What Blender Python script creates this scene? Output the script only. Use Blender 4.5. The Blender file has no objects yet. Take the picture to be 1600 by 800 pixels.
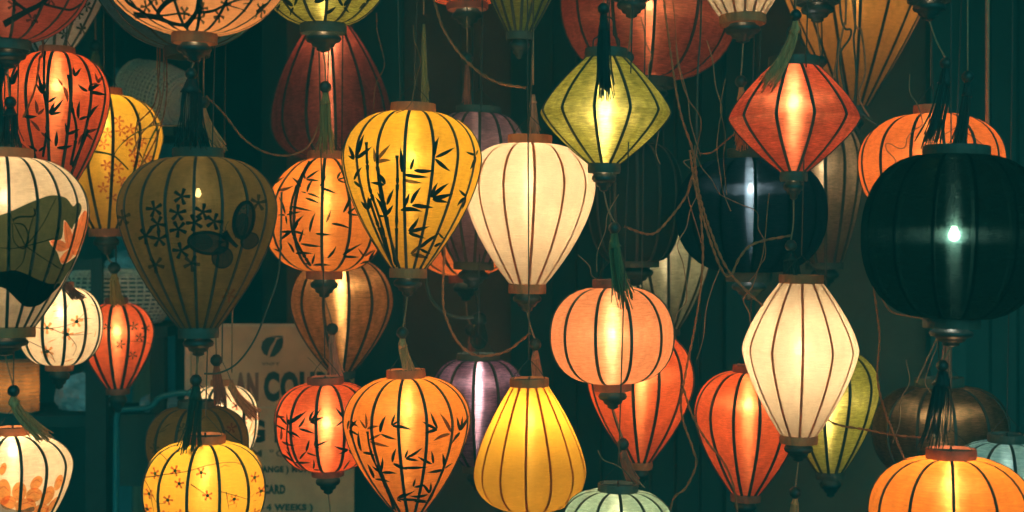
import bpy, math, random
from mathutils import Vector, Matrix
from mathutils.geometry import delaunay_2d_cdt
R = math.radians
sc = bpy.context.scene
col = sc.collection
# ------------------------------------------------------------------ camera, sky, exposure
CAM_Z = 1.70
HF = R(40)
KW = 2 * math.tan(HF / 2)            # picture width per metre of distance
cam = bpy.data.cameras.new('camera'); co = bpy.data.objects.new('camera', cam); col.objects.link(co)
co.location = (0, 0, CAM_Z); co.rotation_euler = (R(90), 0, 0)
cam.sensor_width = 36; cam.lens = 18 / math.tan(HF / 2); cam.clip_end = 500; cam.clip_start = 0.05
cam.dof.use_dof = True; cam.dof.focus_distance = 2.75; cam.dof.aperture_fstop = 3.5
sc.camera = co
w = bpy.data.worlds.new('World'); sc.world = w; w.use_nodes = True
nt = w.node_tree; bg = nt.nodes['Background']
sky = nt.nodes.new('ShaderNodeTexSky'); sky.sky_type = 'NISHITA'; sky.sun_disc = False
sky.sun_elevation = R(2); sky.sun_rotation = R(200); sky.air_density = 1.0; sky.ozone_density = 4.0
tint = nt.nodes.new('ShaderNodeMix'); tint.data_type = 'RGBA'; tint.blend_type = 'MULTIPLY'
tint.inputs[0].default_value = 1.0; tint.inputs[7].default_value = (0.30, 1.0, 0.78, 1)   # teal cast put on the sky to lift the blacks
nt.links.new(sky.outputs[0], tint.inputs[6]); nt.links.new(tint.outputs[2], bg.inputs[0])
bg.inputs[1].default_value = 0.14
sl = bpy.data.lights.new('teal_fill', 'SUN'); sl.energy = 1.6; sl.angle = R(50); sl.color = (0.28, 1.0, 0.95)  # soft frontal teal fill, added to raise the dark tones
so = bpy.data.objects.new('teal_fill', sl); col.objects.link(so); so.rotation_euler = (R(76), 0, R(12)); so.location = (-3, -8, 6)
VEIL_D = 0.06; VEIL_C = (0.12, 1.0, 0.92, 1)  # density and colour of the added teal veil
sc.view_settings.view_transform = 'Standard'; sc.view_settings.look = 'None'
sc.view_settings.exposure = 0.0; sc.view_settings.gamma = 1.0
sc.render.engine = 'CYCLES'
cy = sc.cycles
cy.use_denoising = True; cy.max_bounces = 8; cy.diffuse_bounces = 4; cy.glossy_bounces = 3
cy.transmission_bounces = 6; cy.transparent_max_bounces = 10; cy.sample_clamp_indirect = 4.0
cy.use_light_tree = True; cy.caustics_reflective = False; cy.caustics_refractive = False

# ------------------------------------------------------------------ helpers
def P(px, py, d):                    # photograph pixel at distance d -> point
    k = KW * d / 1600
    return Vector(((px - 800) * k, d, CAM_Z + (400 - py) * k))

def mesh(name, verts, faces, mat=None, smooth=True):
    me = bpy.data.meshes.new(name); me.from_pydata([tuple(v) for v in verts], [], faces)
    if smooth: me.polygons.foreach_set('use_smooth', [True] * len(me.polygons))
    if mat: me.materials.append(mat)
    me.update(); return me

def link(name, data, parent=None, loc=(0, 0, 0), rz=0.0):
    o = bpy.data.objects.new(name, data); col.objects.link(o)
    o.parent = parent; o.location = loc
    if rz: o.rotation_euler = (0, 0, rz)
    return o

def tag(o, label, cat, group=None):
    o['label'] = label; o['category'] = cat
    if group: o['group'] = group
    return o

class MB:
    def __init__(s): s.v = []; s.f = []
    def add(s, vs, fs):
        n = len(s.v); s.v += [Vector(v) for v in vs]; s.f += [tuple(i + n for i in f) for f in fs]
    def box(s, x0, x1, y0, y1, z0, z1):
        s.add([(x, y, z) for x in (x0, x1) for y in (y0, y1) for z in (z0, z1)],
              [(0, 1, 3, 2), (4, 6, 7, 5), (0, 4, 5, 1), (2, 3, 7, 6), (0, 2, 6, 4), (1, 5, 7, 3)])
    def lathe(s, prof, n=24, c=(0, 0, 0), cap=True):
        c = Vector(c); vs = []; fs = []
        for r, z in prof:
            for i in range(n):
                a = 2 * math.pi * i / n; vs.append(c + Vector((r * math.cos(a), r * math.sin(a), z)))
        for j in range(len(prof) - 1):
            for i in range(n):
                k = (i + 1) % n; fs.append((j * n + i, j * n + k, (j + 1) * n + k, (j + 1) * n + i))
        s.add(vs, fs)
    def tube(s, pts, rad, n=5):
        pts = [Vector(p) for p in pts]; vs = []; fs = []; m = len(pts); up = None
        for j, p in enumerate(pts):
            t = (pts[min(j + 1, m - 1)] - pts[max(j - 1, 0)])
            t = t.normalized() if t.length > 1e-9 else Vector((0, 0, 1))
            if up is None: up = t.orthogonal().normalized()
            a = up - t * up.dot(t); a = a.normalized() if a.length > 1e-6 else t.orthogonal().normalized(); up = a
            b = t.cross(a); r = rad(j / max(1, m - 1)) if callable(rad) else rad
            for i in range(n):
                q = 2 * math.pi * i / n; vs.append(p + (a * math.cos(q) + b * math.sin(q)) * r)
        for j in range(m - 1):
            for i in range(n):
                k = (i + 1) % n; fs.append((j * n + i, j * n + k, (j + 1) * n + k, (j + 1) * n + i))
        fs.append(tuple(range(n - 1, -1, -1))); fs.append(tuple((m - 1) * n + i for i in range(n)))
        s.add(vs, fs)
    def build(s, name, mat, parent=None, loc=(0, 0, 0), smooth=True):
        return link(name, mesh(name, s.v, s.f, mat, smooth), parent, loc)

def spline(pts, per=10):             # Catmull-Rom through the points
    pts = [Vector(p) for p in pts]; out = []; m = len(pts)
    for i in range(m - 1):
        p0, p1, p2, p3 = pts[max(i - 1, 0)], pts[i], pts[i + 1], pts[min(i + 2, m - 1)]
        for k in range(per):
            t = k / per
            out.append(0.5 * ((2 * p1) + (p2 - p0) * t + (2 * p0 - 5 * p1 + 4 * p2 - p3) * t * t + (3 * p1 - p0 - 3 * p2 + p3) * t ** 3))
    out.append(pts[-1]); return out

# ------------------------------------------------------------------ materials
def new_mat(name):
    m = bpy.data.materials.new(name); m.use_nodes = True; t = m.node_tree
    for n in list(t.nodes):
        if n.type != 'OUTPUT_MATERIAL': t.nodes.remove(n)
    return m, t, t.nodes['Material Output']

def N(t, kind, **kw):
    n = t.nodes.new(kind)
    for k, v in kw.items(): setattr(n, k, v)
    return n

def vmath(t, op, a, b=None, scale=None):
    n = N(t, 'ShaderNodeVectorMath', operation=op)
    for i, q in enumerate((a, b)):
        if q is None: continue
        if isinstance(q, (tuple, list)): n.inputs[i].default_value = q
        else: t.links.new(q, n.inputs[i])
    if scale is not None:
        if isinstance(scale, (int, float)): n.inputs['Scale'].default_value = scale
        else: t.links.new(scale, n.inputs['Scale'])
    return n.outputs[0]

def noise(t, vec, scale, detail=3, rough=0.6, w=None):
    n = N(t, 'ShaderNodeTexNoise'); n.inputs['Scale'].default_value = scale
    n.inputs['Detail'].default_value = detail; n.inputs['Roughness'].default_value = rough
    if w is not None: n.noise_dimensions = '4D'; t.links.new(w, n.inputs['W'])
    t.links.new(vec, n.inputs['Vector']); return n.outputs['Fac']

def ramp(t, fac, a, b, lo=0.3, hi=0.7):
    n = N(t, 'ShaderNodeMapRange'); n.inputs['From Min'].default_value = lo; n.inputs['From Max'].default_value = hi
    n.inputs['To Min'].default_value = a; n.inputs['To Max'].default_value = b
    t.links.new(fac, n.inputs['Value']); return n.outputs['Result']

def solid(name, c, rough=0.6, var=0.35, scale=40, stretch=(1, 1, 1), spec=0.4, trans=0.0, bump=0.0):
    m, t, out = new_mat(name)
    tc = N(t, 'ShaderNodeTexCoord'); v = vmath(t, 'MULTIPLY', tc.outputs['Object'], stretch)
    oi = N(t, 'ShaderNodeObjectInfo')
    f = noise(t, v, scale, 4, 0.65, oi.outputs['Random'])
    s = ramp(t, f, 1 - var, 1 + var)
    cc = vmath(t, 'SCALE', c[:3], None, s)
    b = N(t, 'ShaderNodeBsdfPrincipled'); t.links.new(cc, b.inputs['Base Color'])
    b.inputs['Roughness'].default_value = rough; b.inputs['Specular IOR Level'].default_value = spec
    if bump:
        bp = N(t, 'ShaderNodeBump'); bp.inputs['Strength'].default_value = bump; bp.inputs['Distance'].default_value = 0.004
        t.links.new(f, bp.inputs['Height']); t.links.new(bp.outputs[0], b.inputs['Normal'])
    o = b.outputs[0]
    if trans:
        tr = N(t, 'ShaderNodeBsdfTranslucent'); t.links.new(cc, tr.inputs[0])
        mx = N(t, 'ShaderNodeMixShader'); mx.inputs[0].default_value = trans
        t.links.new(o, mx.inputs[1]); t.links.new(tr.outputs[0], mx.inputs[2]); o = mx.outputs[0]
    t.links.new(o, out.inputs['Surface']); return m

def fabric(name, c, tl=0.46, sv=0.10, sh=0.03, tp=0.012, df=0.10, wrinkle=0.25, rv=0.5, ru=0.03):
    """silk: even scatter + light spread along the two thread directions + pin holes of the weave"""
    m, t, out = new_mat(name)
    tc = N(t, 'ShaderNodeTexCoord'); oi = N(t, 'ShaderNodeObjectInfo'); rnd = oi.outputs['Random']
    obj = tc.outputs['Object']
    wv = noise(t, vmath(t, 'MULTIPLY', obj, (60, 60, 900)), 1.0, 2, 0.5, rnd)      # slubs run along the weft
    wr = noise(t, vmath(t, 'MULTIPLY', obj, (55, 55, 22)), 1.0, 5, 0.62, rnd)       # wrinkles and glue
    blot = noise(t, obj, 9.0, 3, 0.5, rnd)
    s1 = ramp(t, wv, 1 - wrinkle * 0.55, 1 + wrinkle * 0.55); s2 = ramp(t, wr, 1 - wrinkle * 0.5, 1 + wrinkle * 0.5); s3 = ramp(t, blot, 0.9, 1.08)
    pv = ramp(t, rnd, 0.92, 1.07, 0.0, 1.0); mp = N(t, 'ShaderNodeMath', operation='MULTIPLY'); t.links.new(pv, mp.inputs[0]); t.links.new(s3, mp.inputs[1]); s3 = mp.outputs[0]
    mu = N(t, 'ShaderNodeMath', operation='MULTIPLY'); t.links.new(s1, mu.inputs[0]); t.links.new(s2, mu.inputs[1])
    mu2 = N(t, 'ShaderNodeMath', operation='MULTIPLY'); t.links.new(mu.outputs[0], mu2.inputs[0]); t.links.new(s3, mu2.inputs[1])
    fac = mu2.outputs[0]
    cc = vmath(t, 'SCALE', c[:3], None, fac)
    geo = N(t, 'ShaderNodeNewGeometry')
    th = vmath(t, 'NORMALIZE', vmath(t, 'CROSS_PRODUCT', geo.outputs['True Normal'], (0, 0, 1)))
    tv = vmath(t, 'NORMALIZE', vmath(t, 'CROSS_PRODUCT', geo.outputs['True Normal'], th))
    sh_all = []
    bp = N(t, 'ShaderNodeBump'); bp.inputs['Strength'].default_value = min(1.0, .25 + wrinkle); bp.inputs['Distance'].default_value = 0.006; t.links.new(wr, bp.inputs['Height'])
    a = N(t, 'ShaderNodeBsdfTranslucent'); t.links.new(vmath(t, 'SCALE', cc, None, tl), a.inputs[0]); t.links.new(bp.outputs[0], a.inputs['Normal']); sh_all.append(a)
    a = N(t, 'ShaderNodeBsdfDiffuse'); t.links.new(vmath(t, 'SCALE', cc, None, df), a.inputs[0]); sh_all.append(a)
    cs = tuple(x ** 0.55 for x in c[:3])
    lus = ramp(t, wv, 0.45, 1.55, 0.3, 0.7); lus2 = ramp(t, wr, 0.6, 1.4)
    l3 = N(t, 'ShaderNodeMath', operation='MULTIPLY'); t.links.new(lus, l3.inputs[0]); t.links.new(lus2, l3.inputs[1])
    for tan, wgt, ru, rw in ((th, sv * 2.2, ru * .8, rv), (tv, sh * 1.5, ru, rv * 0.5)):
        if wgt <= 0: continue
        a = N(t, 'ShaderNodeBsdfHair', component='Transmission')
        cw = vmath(t, 'SCALE', cs, None, l3.outputs[0]); t.links.new(vmath(t, 'SCALE', cw, None, wgt), a.inputs['Color'])
        a.inputs['RoughnessU'].default_value = ru; a.inputs['RoughnessV'].default_value = rw
        t.links.new(tan, a.inputs['Tangent']); sh_all.append(a)
    if tp > 0:
        a = N(t, 'ShaderNodeBsdfTransparent'); a.inputs[0].default_value = tuple(tp * x for x in cs) + (1,); sh_all.append(a)
    o = sh_all[0].outputs[0]
    for a in sh_all[1:]:
        ad = N(t, 'ShaderNodeAddShader'); t.links.new(o, ad.inputs[0]); t.links.new(a.outputs[0], ad.inputs[1]); o = ad.outputs[0]
    t.links.new(o, out.inputs['Surface']); return m

BULB = {}
def bulb_mat(e):
    e = round(e, 1)
    if e not in BULB:
        m, t, out = new_mat('bulb_glass')
        em = N(t, 'ShaderNodeEmission'); em.inputs[0].default_value = (1, 0.78, 0.5, 1); em.inputs[1].default_value = e
        tr = N(t, 'ShaderNodeBsdfTransparent'); ad = N(t, 'ShaderNodeAddShader')
        t.links.new(em.outputs[0], ad.inputs[0]); t.links.new(tr.outputs[0], ad.inputs[1]); t.links.new(ad.outputs[0], out.inputs['Surface'])
        m.cycles.emission_sampling = 'NONE'; BULB[e] = m
    return BULB[e]

M = {}
M['black'] = solid('black_lacquer', (0.012, 0.030, 0.029), 0.42, 0.3, 60)
M['rib_dark'] = solid('dark_bamboo', (0.035, 0.04, 0.034), 0.6, 0.4, 80, (1, 1, 0.1))
M['rib_brown'] = solid('brown_bamboo', (0.58, 0.27, 0.11), 0.6, 0.3, 80, (1, 1, 0.1), trans=0.65)
M['rim'] = solid('rim_wood', (0.60, 0.25, 0.09), 0.6, 0.3, 50, (1, 1, 0.25), trans=0.4)
M['rim_dark'] = solid('rim_dark_wood', (0.06, 0.075, 0.06), 0.6, 0.3, 50, trans=0.05)
M['rim_red'] = solid('rim_red_wood', (0.38, 0.13, 0.07), 0.6, 0.3, 50, trans=0.25)
M['wire'] = solid('steel_wire', (0.03, 0.04, 0.038), 0.5, 0.3, 90)
M['string'] = solid('nylon_string', (0.30, 0.19, 0.10), 0.7, 0.3, 90)
M['twine'] = solid('twisted_flex', (0.32, 0.125, 0.04), 0.55, 0.35, 60)
M['tan_rod'] = solid('brass_rod', (0.35, 0.24, 0.14), 0.35, 0.2, 30)
M['twine_dark'] = solid('dark_flex', (0.045, 0.08, 0.075), 0.5, 0.3, 60)
TAS = {'beige': (0.74, 0.33, 0.12), 'black': (0.012, 0.03, 0.029), 'green': (0.13, 0.17, 0.07), 'yellow': (0.50, 0.31, 0.06), 'red': (0.36, 0.11, 0.06),
       'pink': (0.50, 0.24, 0.15), 'olive': (0.30, 0.22, 0.07), 'lime': (0.25, 0.38, 0.16), 'darkgreen': (0.022, 0.055, 0.035)}
TM = {k: solid('tassel_' + k, v, 0.6, 0.45, 300, (1, 1, 0.05), trans=0.15) for k, v in TAS.items()}

# ------------------------------------------------------------------ lantern
SHAPE = {'balloon': (2, 2, 1.65, 1.0), 'round': (2.2, 2.1, 2.2, 2.1), 'diamond': (1.35, 1, 1.35, 1), 'drop': (1.7, 1, 2.1, 2.1),
         'onion': (2.0, 1.9, 2.1, 1.5), 'cone': (1.8, 1.6, 1.35, 1.0), 'spindle': (1.45, 1.0, 1.45, 1.0)}
PLACED = []
BUL = 0.12

class Lantern:
    def __init__(s, label, cx, d, yt, yb, ym, rmax, rt, rb, n=12, ph=0, shape='balloon', fab=None, b=1.0, rib='rib_dark', rim='rim', ribw=5.0,
                 tassel=None, by=None, lc=(1, 0.62, 0.29), fin=True, group=None, name='silk_lantern', bulb=30.0, tilt=0.0, handle=False, cord=True, rib_out=0.5, off=0.0, br=None):
        s.k = KW * d / 1600; k = s.k
        s.cx, s.d, s.yt, s.yb, s.ym, s.rm, s.rt, s.rb, s.n, s.ph = cx, d, yt, yb, ym, rmax, rt, rb, n, R(ph)
        s.sh = SHAPE[shape] if isinstance(shape, str) else shape
        base = P(cx, yb, d)
        s.root = link(name, None, None, base); s.root.empty_display_size = 0.05
        s.alpha = -math.atan2(base.x, base.y)
        tr_ = random.Random(int(cx) * 13 + int(yb)); s.root.rotation_euler = (R(tr_.uniform(-1.2, 1.2)), R(tilt + tr_.uniform(-1.8, 1.8)), s.alpha)
        tag(s.root, label, 'lantern', group)
        s.z0 = base.z
        # panels
        m = 12; rows = [0.5 - 0.5 * math.cos(math.pi * i / m) for i in range(m + 1)]
        ys = [yt + (ym - yt) * q for q in rows] + [ym + (yb - ym) * q for q in rows[1:]]
        st = 2 * math.pi / n; nc = 4
        vs = []; fs = []
        for y in ys:
            for j in range(nc + 1):
                dl = -st / 2 + st * j / nc
                vs.append(s.pt(dl, y, local_mid=0.0))
        for i in range(len(ys) - 1):
            for j in range(nc):
                a = i * (nc + 1) + j; fs.append((a, a + nc + 1, a + nc + 2, a + 1))
        pm = mesh('panel', vs, fs, fab)
        for i in range(n):
            link('panel', pm, s.root, rz=s.ph + st / 2 + st * i)
        # ribs: flat bamboo laths on the seams
        vs = []; fs = []; hw = ribw * 0.5 * k; prev = None
        for i, y in enumerate(ys):
            r = s.r(y); yy = (s.yb - y) * k
            for (dx, dr) in ((-hw, -1.6 * k), (hw, -1.6 * k), (hw * 0.8, rib_out * 2 * k), (-hw * 0.8, rib_out * 2 * k)):
                vs.append((dx, -(r * k + dr), yy))
        for i in range(len(ys) - 1):
            for j in range(4):
                q = (j + 1) % 4; fs.append((i * 4 + j, i * 4 + q, i * 4 + 4 + q, i * 4 + 4 + j))
        rm_ = mesh('rib', vs, fs, M[rib], False)
        jr = random.Random(int(cx) * 7 + n)
        for i in range(n): link('rib', rm_, s.root, rz=s.ph + st * i + jr.uniform(-.012, .012))
        # rims
        H = max(9, min(15, 0.13 * rmax)) * k
        for rr, z, up in ((rt, (yb - yt) * k, 1), (rb, 0, -1)):
            t_ = 2.6 * k; q = MB(); z1, z2 = (z - 1.5 * k, z + H) if up > 0 else (z - H, z + 1.5 * k); ro = rr * k + 1.2 * k
            q.lathe([(ro, z1), (ro + 0.6 * k, (z1 + z2) / 2), (ro, z2), (ro - t_, z2), (ro - t_, z1), (ro, z1)], 32)
            q.build('rim', M[rim], s.root, smooth=False)
        # top spider + hanging cord
        ztop = (yb - yt) * k + H
        q = MB(); q.box(-rt * k, rt * k, -1.6 * k, 1.6 * k, ztop - 4 * k, ztop - 1 * k); q.box(-1.6 * k, 1.6 * k, -rt * k, rt * k, ztop - 4.2 * k, ztop - 1.2 * k)
        q.build('cross_bar', M['rib_dark'], s.root, smooth=False)
        hz = ztop + 30 * k
        if handle:
            q = MB(); hw = 20 * k
            q.tube(spline([(-hw, 0, ztop - 3 * k), (-hw, 0, ztop + 14 * k), (-hw * .55, 0, ztop + 22 * k), (-hw * .5, 0, ztop + 44 * k), (0, 0, ztop + 50 * k),
                           (hw * .5, 0, ztop + 44 * k), (hw * .55, 0, ztop + 22 * k), (hw, 0, ztop + 14 * k), (hw, 0, ztop - 3 * k)], 4), 1.1 * k, 5)
            q.build('handle', M['wire'], s.root); hz = ztop + 49 * k
        else:
            q = MB()
            for sx in (-1, 1): q.tube([(sx * rt * k * .9, 0, ztop - 3 * k), (sx * rt * .5 * k, 0, ztop + 14 * k), (0, 0, hz)], 0.7 * k, 4)
            q.build('handle', M['wire'], s.root)
        if cord:
            q = MB(); q.tube([(0, 0, hz - 1 * k), (0.004, 0, (hz + CEIL - s.z0) / 2), (0, 0, CEIL - s.z0 + 0.02)], 1.1 * k, 6); q.build('cord', M['wire'], s.root)
        # lamp
        by = ym if by is None else by
        zb = (yb - by) * k
        q = MB(); rb_ = br or 0.010
        q.lathe([(0.001, -rb_), (rb_ * .7, -rb_ * .72), (rb_, 0), (rb_ * .75, rb_ * .72), (rb_ * .5, rb_ * 1.3), (rb_ * .45, rb_ * 1.6)], 16, (0, 0, zb)); bq = q
        q = MB(); q.lathe([(0.001, rb_ * 2.9), (rb_ * .6, rb_ * 2.9), (rb_ * .62, rb_ * 1.62), (0.001, rb_ * 1.6)], 12, (0, 0, zb)); q.tube([(0, 0, zb + rb_ * 2.8), (0, 0, ztop - 2 * k)], 1.5 * k, 5); so_ = q.build('socket', M['black'], s.root); bq.build('bulb', bulb_mat(bulb if b > 0 else 0.0), so_)
        if b > 0:
            L = bpy.data.lights.new('lamp', 'POINT'); L.energy = b * (rmax * k) ** 2 * 72; L.color = lc; L.shadow_soft_size = 0.014
            link('lamp', L, s.root, (0, 0, zb))
        # finial under the bottom rim
        zf = -H
        s.zf = zf
        if fin:
            f = rb * k * .82
            pr = [(0.001, 1 * k), (f * .72, 0.6 * k), (f * .76, -2 * k), (f * .93, -5 * k), (f * .98, -9 * k), (f * .90, -13 * k), (f * .68, -15 * k), (f * .64, -17 * k), (f * .60, -20 * k), (f * .36, -22.5 * k), (f * .38, -26 * k), (f * .22, -28 * k), (0.001, -29.5 * k)]
            q = MB(); q.lathe(pr, 28, (0, 0, zf)); q.build('finial', M['black'], s.root); zf -= 29 * k
        if tassel:
            c, y_bead, y_end, cl = tassel[:4]; dx = tassel[4] if len(tassel) > 4 else 0; fat = tassel[5] if len(tassel) > 5 else 7; sway = tassel[6] if len(tassel) > 6 else 0
            tassel_parts(s.root, k, (0, 0, zf + k), (dx * k, -2 * k, (yb - y_bead) * k), (yb - y_end) * k, cl, fat, sway)
        PLACED.append((label, cx, d, yt, yb, rmax))
    def r(s, y):
        if y <= s.ym:
            q = max(0.0, (y - s.yt) / (s.ym - s.yt)); p_, q_ = s.sh[0], s.sh[1]; r0 = s.rt
        else:
            q = max(0.0, (s.yb - y) / (s.yb - s.ym)); p_, q_ = s.sh[2], s.sh[3]; r0 = s.rb
        q = min(1.0, q)
        return r0 + (s.rm - r0) * max(0.0, 1 - (1 - q) ** p_) ** (1 / q_)
    def rho(s, dl, y):               # dl: angle off the middle of a panel
        return s.r(y) * ((1 - BUL) * math.cos(math.pi / s.n) / math.cos(dl) + BUL)
    def pt(s, th, y, local_mid=None, lift=0.0):
        st = 2 * math.pi / s.n
        if local_mid is None:
            dl = (th - s.ph - st / 2 + math.pi * 20 * 0 + st / 2) % st - st / 2
        else: dl = th - local_mid
        q = (s.rho(dl, y) + lift) * s.k
        return Vector((q * math.sin(th), -q * math.cos(th), (s.yb - y) * s.k))
    def surf(s, px, py, lift):       # photograph pixel -> point on the front of the shade
        py = min(max(py, s.yt + 1), s.yb - 1)
        x = (px - s.cx) / max(5.0, s.r(py)); x = max(-0.995, min(0.995, x))
        return s.pt(math.asin(x), py, lift=lift)

def bead_prof(r): return [(0.001, r), (r * .5, r * .9), (r * .92, r * .4), (r, 0), (r * .92, -r * .4), (r * .5, -r * .9), (0.001, -r)]

def tassel_parts(root, k, p0, pb, z_end, c, fat=7, sway=0, bead=True, nst=46, seed=None):
    rng = random.Random(seed if seed is not None else int(abs(p0[2] * 9999) + abs(z_end) * 7777))
    p0, pb = Vector(p0), Vector(pb); rb = 9.5 * k
    q = MB(); q.tube(spline([p0, (p0 + pb) / 2 + Vector((rng.uniform(-2, 2) * k, 0, 0)), pb + Vector((0, 0, rb * .8))], 4), 1.3 * k, 5); q.build('cord', M['string'], root)
    if bead:
        q = MB(); q.lathe(bead_prof(rb), 16, pb); q.build('bead', M['black'], root)
    q = MB(); top = pb - Vector((0, 0, rb * .85)); Lz = top.z - z_end
    q.tube([top, top - Vector((sway * .05 * k, 0, Lz * .12)), top - Vector((-sway * .1 * k, 0, Lz * .2))], lambda t: fat * k * (.35 + .5 * t), 8)
    for i in range(nst):
        a = rng.uniform(0, 6.283); rr = math.sqrt(rng.random()) * fat * k; sp = rng.uniform(1.0, 1.9)
        e = rng.uniform(.78, 1.05); x, y = rr * math.cos(a), rr * math.sin(a)
        pts = [top + Vector((x * .4, y * .4, 0)), top + Vector((x * .85 + sway * .12 * k, y * .85, -Lz * .3 * e)), top + Vector((x * (.9 + .2 * rng.random()) + sway * .5 * k, y, -Lz * .65 * e)),
               top + Vector((x * sp + sway * k + rng.uniform(-1.5, 1.5) * k, y * sp, -Lz * e))]
        q.tube(spline(pts, 3), 0.95 * k, 3)
    q.build('tassel', TM[c], root)

CEIL = 2.85
# ------------------------------------------------------------------ large structure
M['plaster'] = solid('aged_plaster', (0.14, 0.08, 0.048), 0.9, 0.35, 3.0, bump=0.3, spec=0.1)
M['timber'] = solid('dark_timber', (0.022, 0.047, 0.044), 0.8, 0.25, 14, (1, 1, 0.06), bump=0.15, spec=0.2)
M['soffit'] = solid('soffit_board', (0.10, 0.09, 0.075), 0.7, 0.4, 14, (1, 0.1, 1))
M['pave'] = solid('street_stone', (0.13, 0.125, 0.12), 0.8, 0.4, 4)
def struct(name, mb, mat, smooth=False):
    o = mb.build(name, mat, None, smooth=smooth); o['kind'] = 'structure'; return o
q = MB(); q.add([(-11, -11, 0), (11, -11, 0), (11, 11, 0), (-11, 11, 0)], [(0, 1, 2, 3)]); struct('ground', q, M['pave'])
WY = 4.5
q = MB(); q.box(-0.72, 4.2, WY, WY + 0.15, 0, CEIL); struct('wall_back', q, M['plaster'])
q = MB(); q.box(-4.2, -0.72, 6.6, 6.75, 0, CEIL); struct('wall_interior', q, M['timber'])
q = MB(); q.box(-4.2, 4.2, 1.9, 6.75, CEIL, CEIL + 0.1); struct('ceiling', q, M['soffit'])
q = MB(); q.box(-4.3, -4.2, 1.9, 6.75, 0, CEIL); struct('wall_left', q, M['timber'])
q = MB(); q.box(4.2, 4.3, 1.9, 6.75, 0, CEIL); struct('wall_right', q, M['timber'])

# ------------------------------------------------------------------ lanterns
F = {}
F['yellow'] = fabric('yellow_silk', (0.92, 0.58, 0.035), tl=.58, sv=.04, sh=.015, df=.03, wrinkle=.18, tp=.02)
F['yellow2'] = fabric('yellow_cotton', (0.94, 0.58, 0.055), tl=.68, sv=.025, sh=.006, wrinkle=.08, df=.03)
F['white'] = fabric('white_cotton', (0.93, 0.86, 0.70), tl=.74, sv=.022, sh=.005, wrinkle=.12, tp=.006, df=.03)
F['white2'] = fabric('cream_cotton', (0.92, 0.82, 0.62), tl=.68, sv=.025, sh=.008, wrinkle=.2, tp=.02, df=.04)
F['orange'] = fabric('orange_silk', (0.92, 0.31, 0.04), tl=.52, sv=.055, sh=.015, df=.03, wrinkle=.2)
F['orange2'] = fabric('orange_red_silk', (0.92, 0.24, 0.05), tl=.48, sv=.07, sh=.015, df=.03)
F['red'] = fabric('red_silk', (0.66, 0.095, 0.035), tl=.22, sv=.16, sh=.07, wrinkle=.35, tp=.07, df=.06)
F['scarlet'] = fabric('scarlet_silk', (0.90, 0.145, 0.035), tl=.42, sv=.09, sh=.05, df=.04, wrinkle=.2, tp=.05)
F['pink'] = fabric('pink_silk', (0.95, 0.40, 0.20), tl=.5, sv=.09, sh=.02, df=.03, wrinkle=.15)
F['olive'] = fabric('olive_silk', (0.36, 0.40, 0.065), tl=.17, sv=.24, sh=.06, wrinkle=.4, df=.3)
F['darkolive'] = fabric('dark_olive_cotton', (0.36, 0.27, 0.075), sv=.02, sh=.01, tp=.07, df=.15)
F['navy'] = fabric('navy_silk', (0.004, 0.008, 0.012), tl=.2, sv=.09, sh=.03, tp=.25, rv=.25, df=.3, ru=.0025)
F['bottle'] = fabric('bottle_green_silk', (0.002, 0.009, 0.007), tl=.2, sv=.028, sh=.045, tp=.6, rv=.1, df=.2, ru=.002)
F['purple'] = fabric('purple_silk', (0.13, 0.05, 0.09), tl=.22, sv=.42, sh=.07, rv=.8, ru=.014)
F['mauve'] = fabric('mauve_silk', (0.38, 0.23, 0.30), sv=.08, sh=.02, wrinkle=.4)
F['brown'] = fabric('amber_brown_silk', (0.50, 0.21, 0.05), tl=.2, sv=.22, sh=.06, wrinkle=.45, ru=.02)
F['wine'] = fabric('wine_red_silk', (0.42, 0.055, 0.03), tl=.16, sv=.30, sh=.02, wrinkle=.45, rv=.7)
F['brick'] = fabric('brick_red_cotton', (0.70, 0.14, 0.09), sv=.05, sh=.02)
F['amber'] = fabric('amber_cotton', (0.90, 0.45, 0.08), sv=.05, sh=.01)
F['teal'] = fabric('pale_teal_silk', (0.40, 0.70, 0.60), sv=.06, sh=.01)
F['blue'] = fabric('blue_silk', (0.12, 0.28, 0.36), sv=.04, sh=.01, df=.5)
F['celadon'] = fabric('celadon_silk', (0.55, 0.62, 0.42), sv=.10, sh=.02)
F['greyflower'] = fabric('grey_cotton', (0.60, 0.62, 0.60), sv=.03, sh=.01, df=.6)

F['gold'] = fabric('amber_brown_silk_dull', (0.22, 0.12, 0.04), tl=.05, sv=.08, sh=.18, wrinkle=.5, ru=.02)
F['peach'] = fabric('peach_cotton', (0.92, 0.48, 0.22), tl=.6, sv=.02, sh=.005, wrinkle=.15, df=.05)
F['dullcream'] = fabric('dull_cream_silk', (0.45, 0.32, 0.18), tl=.5, sv=.1, sh=.01, wrinkle=.5, df=.05)
F['blackcloth'] = fabric('black_cloth', (0.02, 0.03, 0.03), tl=.2, sv=0, sh=0, tp=0, df=1)
def LN(*a, **k): return Lantern(*a, **k)
LA = {}
LA[10] = LN('yellow silk lantern painted with black bamboo, round shoulders tapering to small base', 638, 2.80, 176, 420, 248, 109, 34, 28, 16, -5.5, 'balloon', F['yellow'], 0.85, tassel=(0, 520, 600, 'beige', -6, 9, 18))
LA[11] = LN('plain white balloon lantern with brown ribs hanging beside the yellow bamboo lantern', 824, 2.92, 225, 445, 292, 104, 33, 28, 14, 4.4, 'balloon', F['white'], 0.86, rib='rib_brown', tassel=(0, 538, 622, 'pink', 14, 8, 8), rib_out=-0.35, ribw=4.2)
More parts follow.
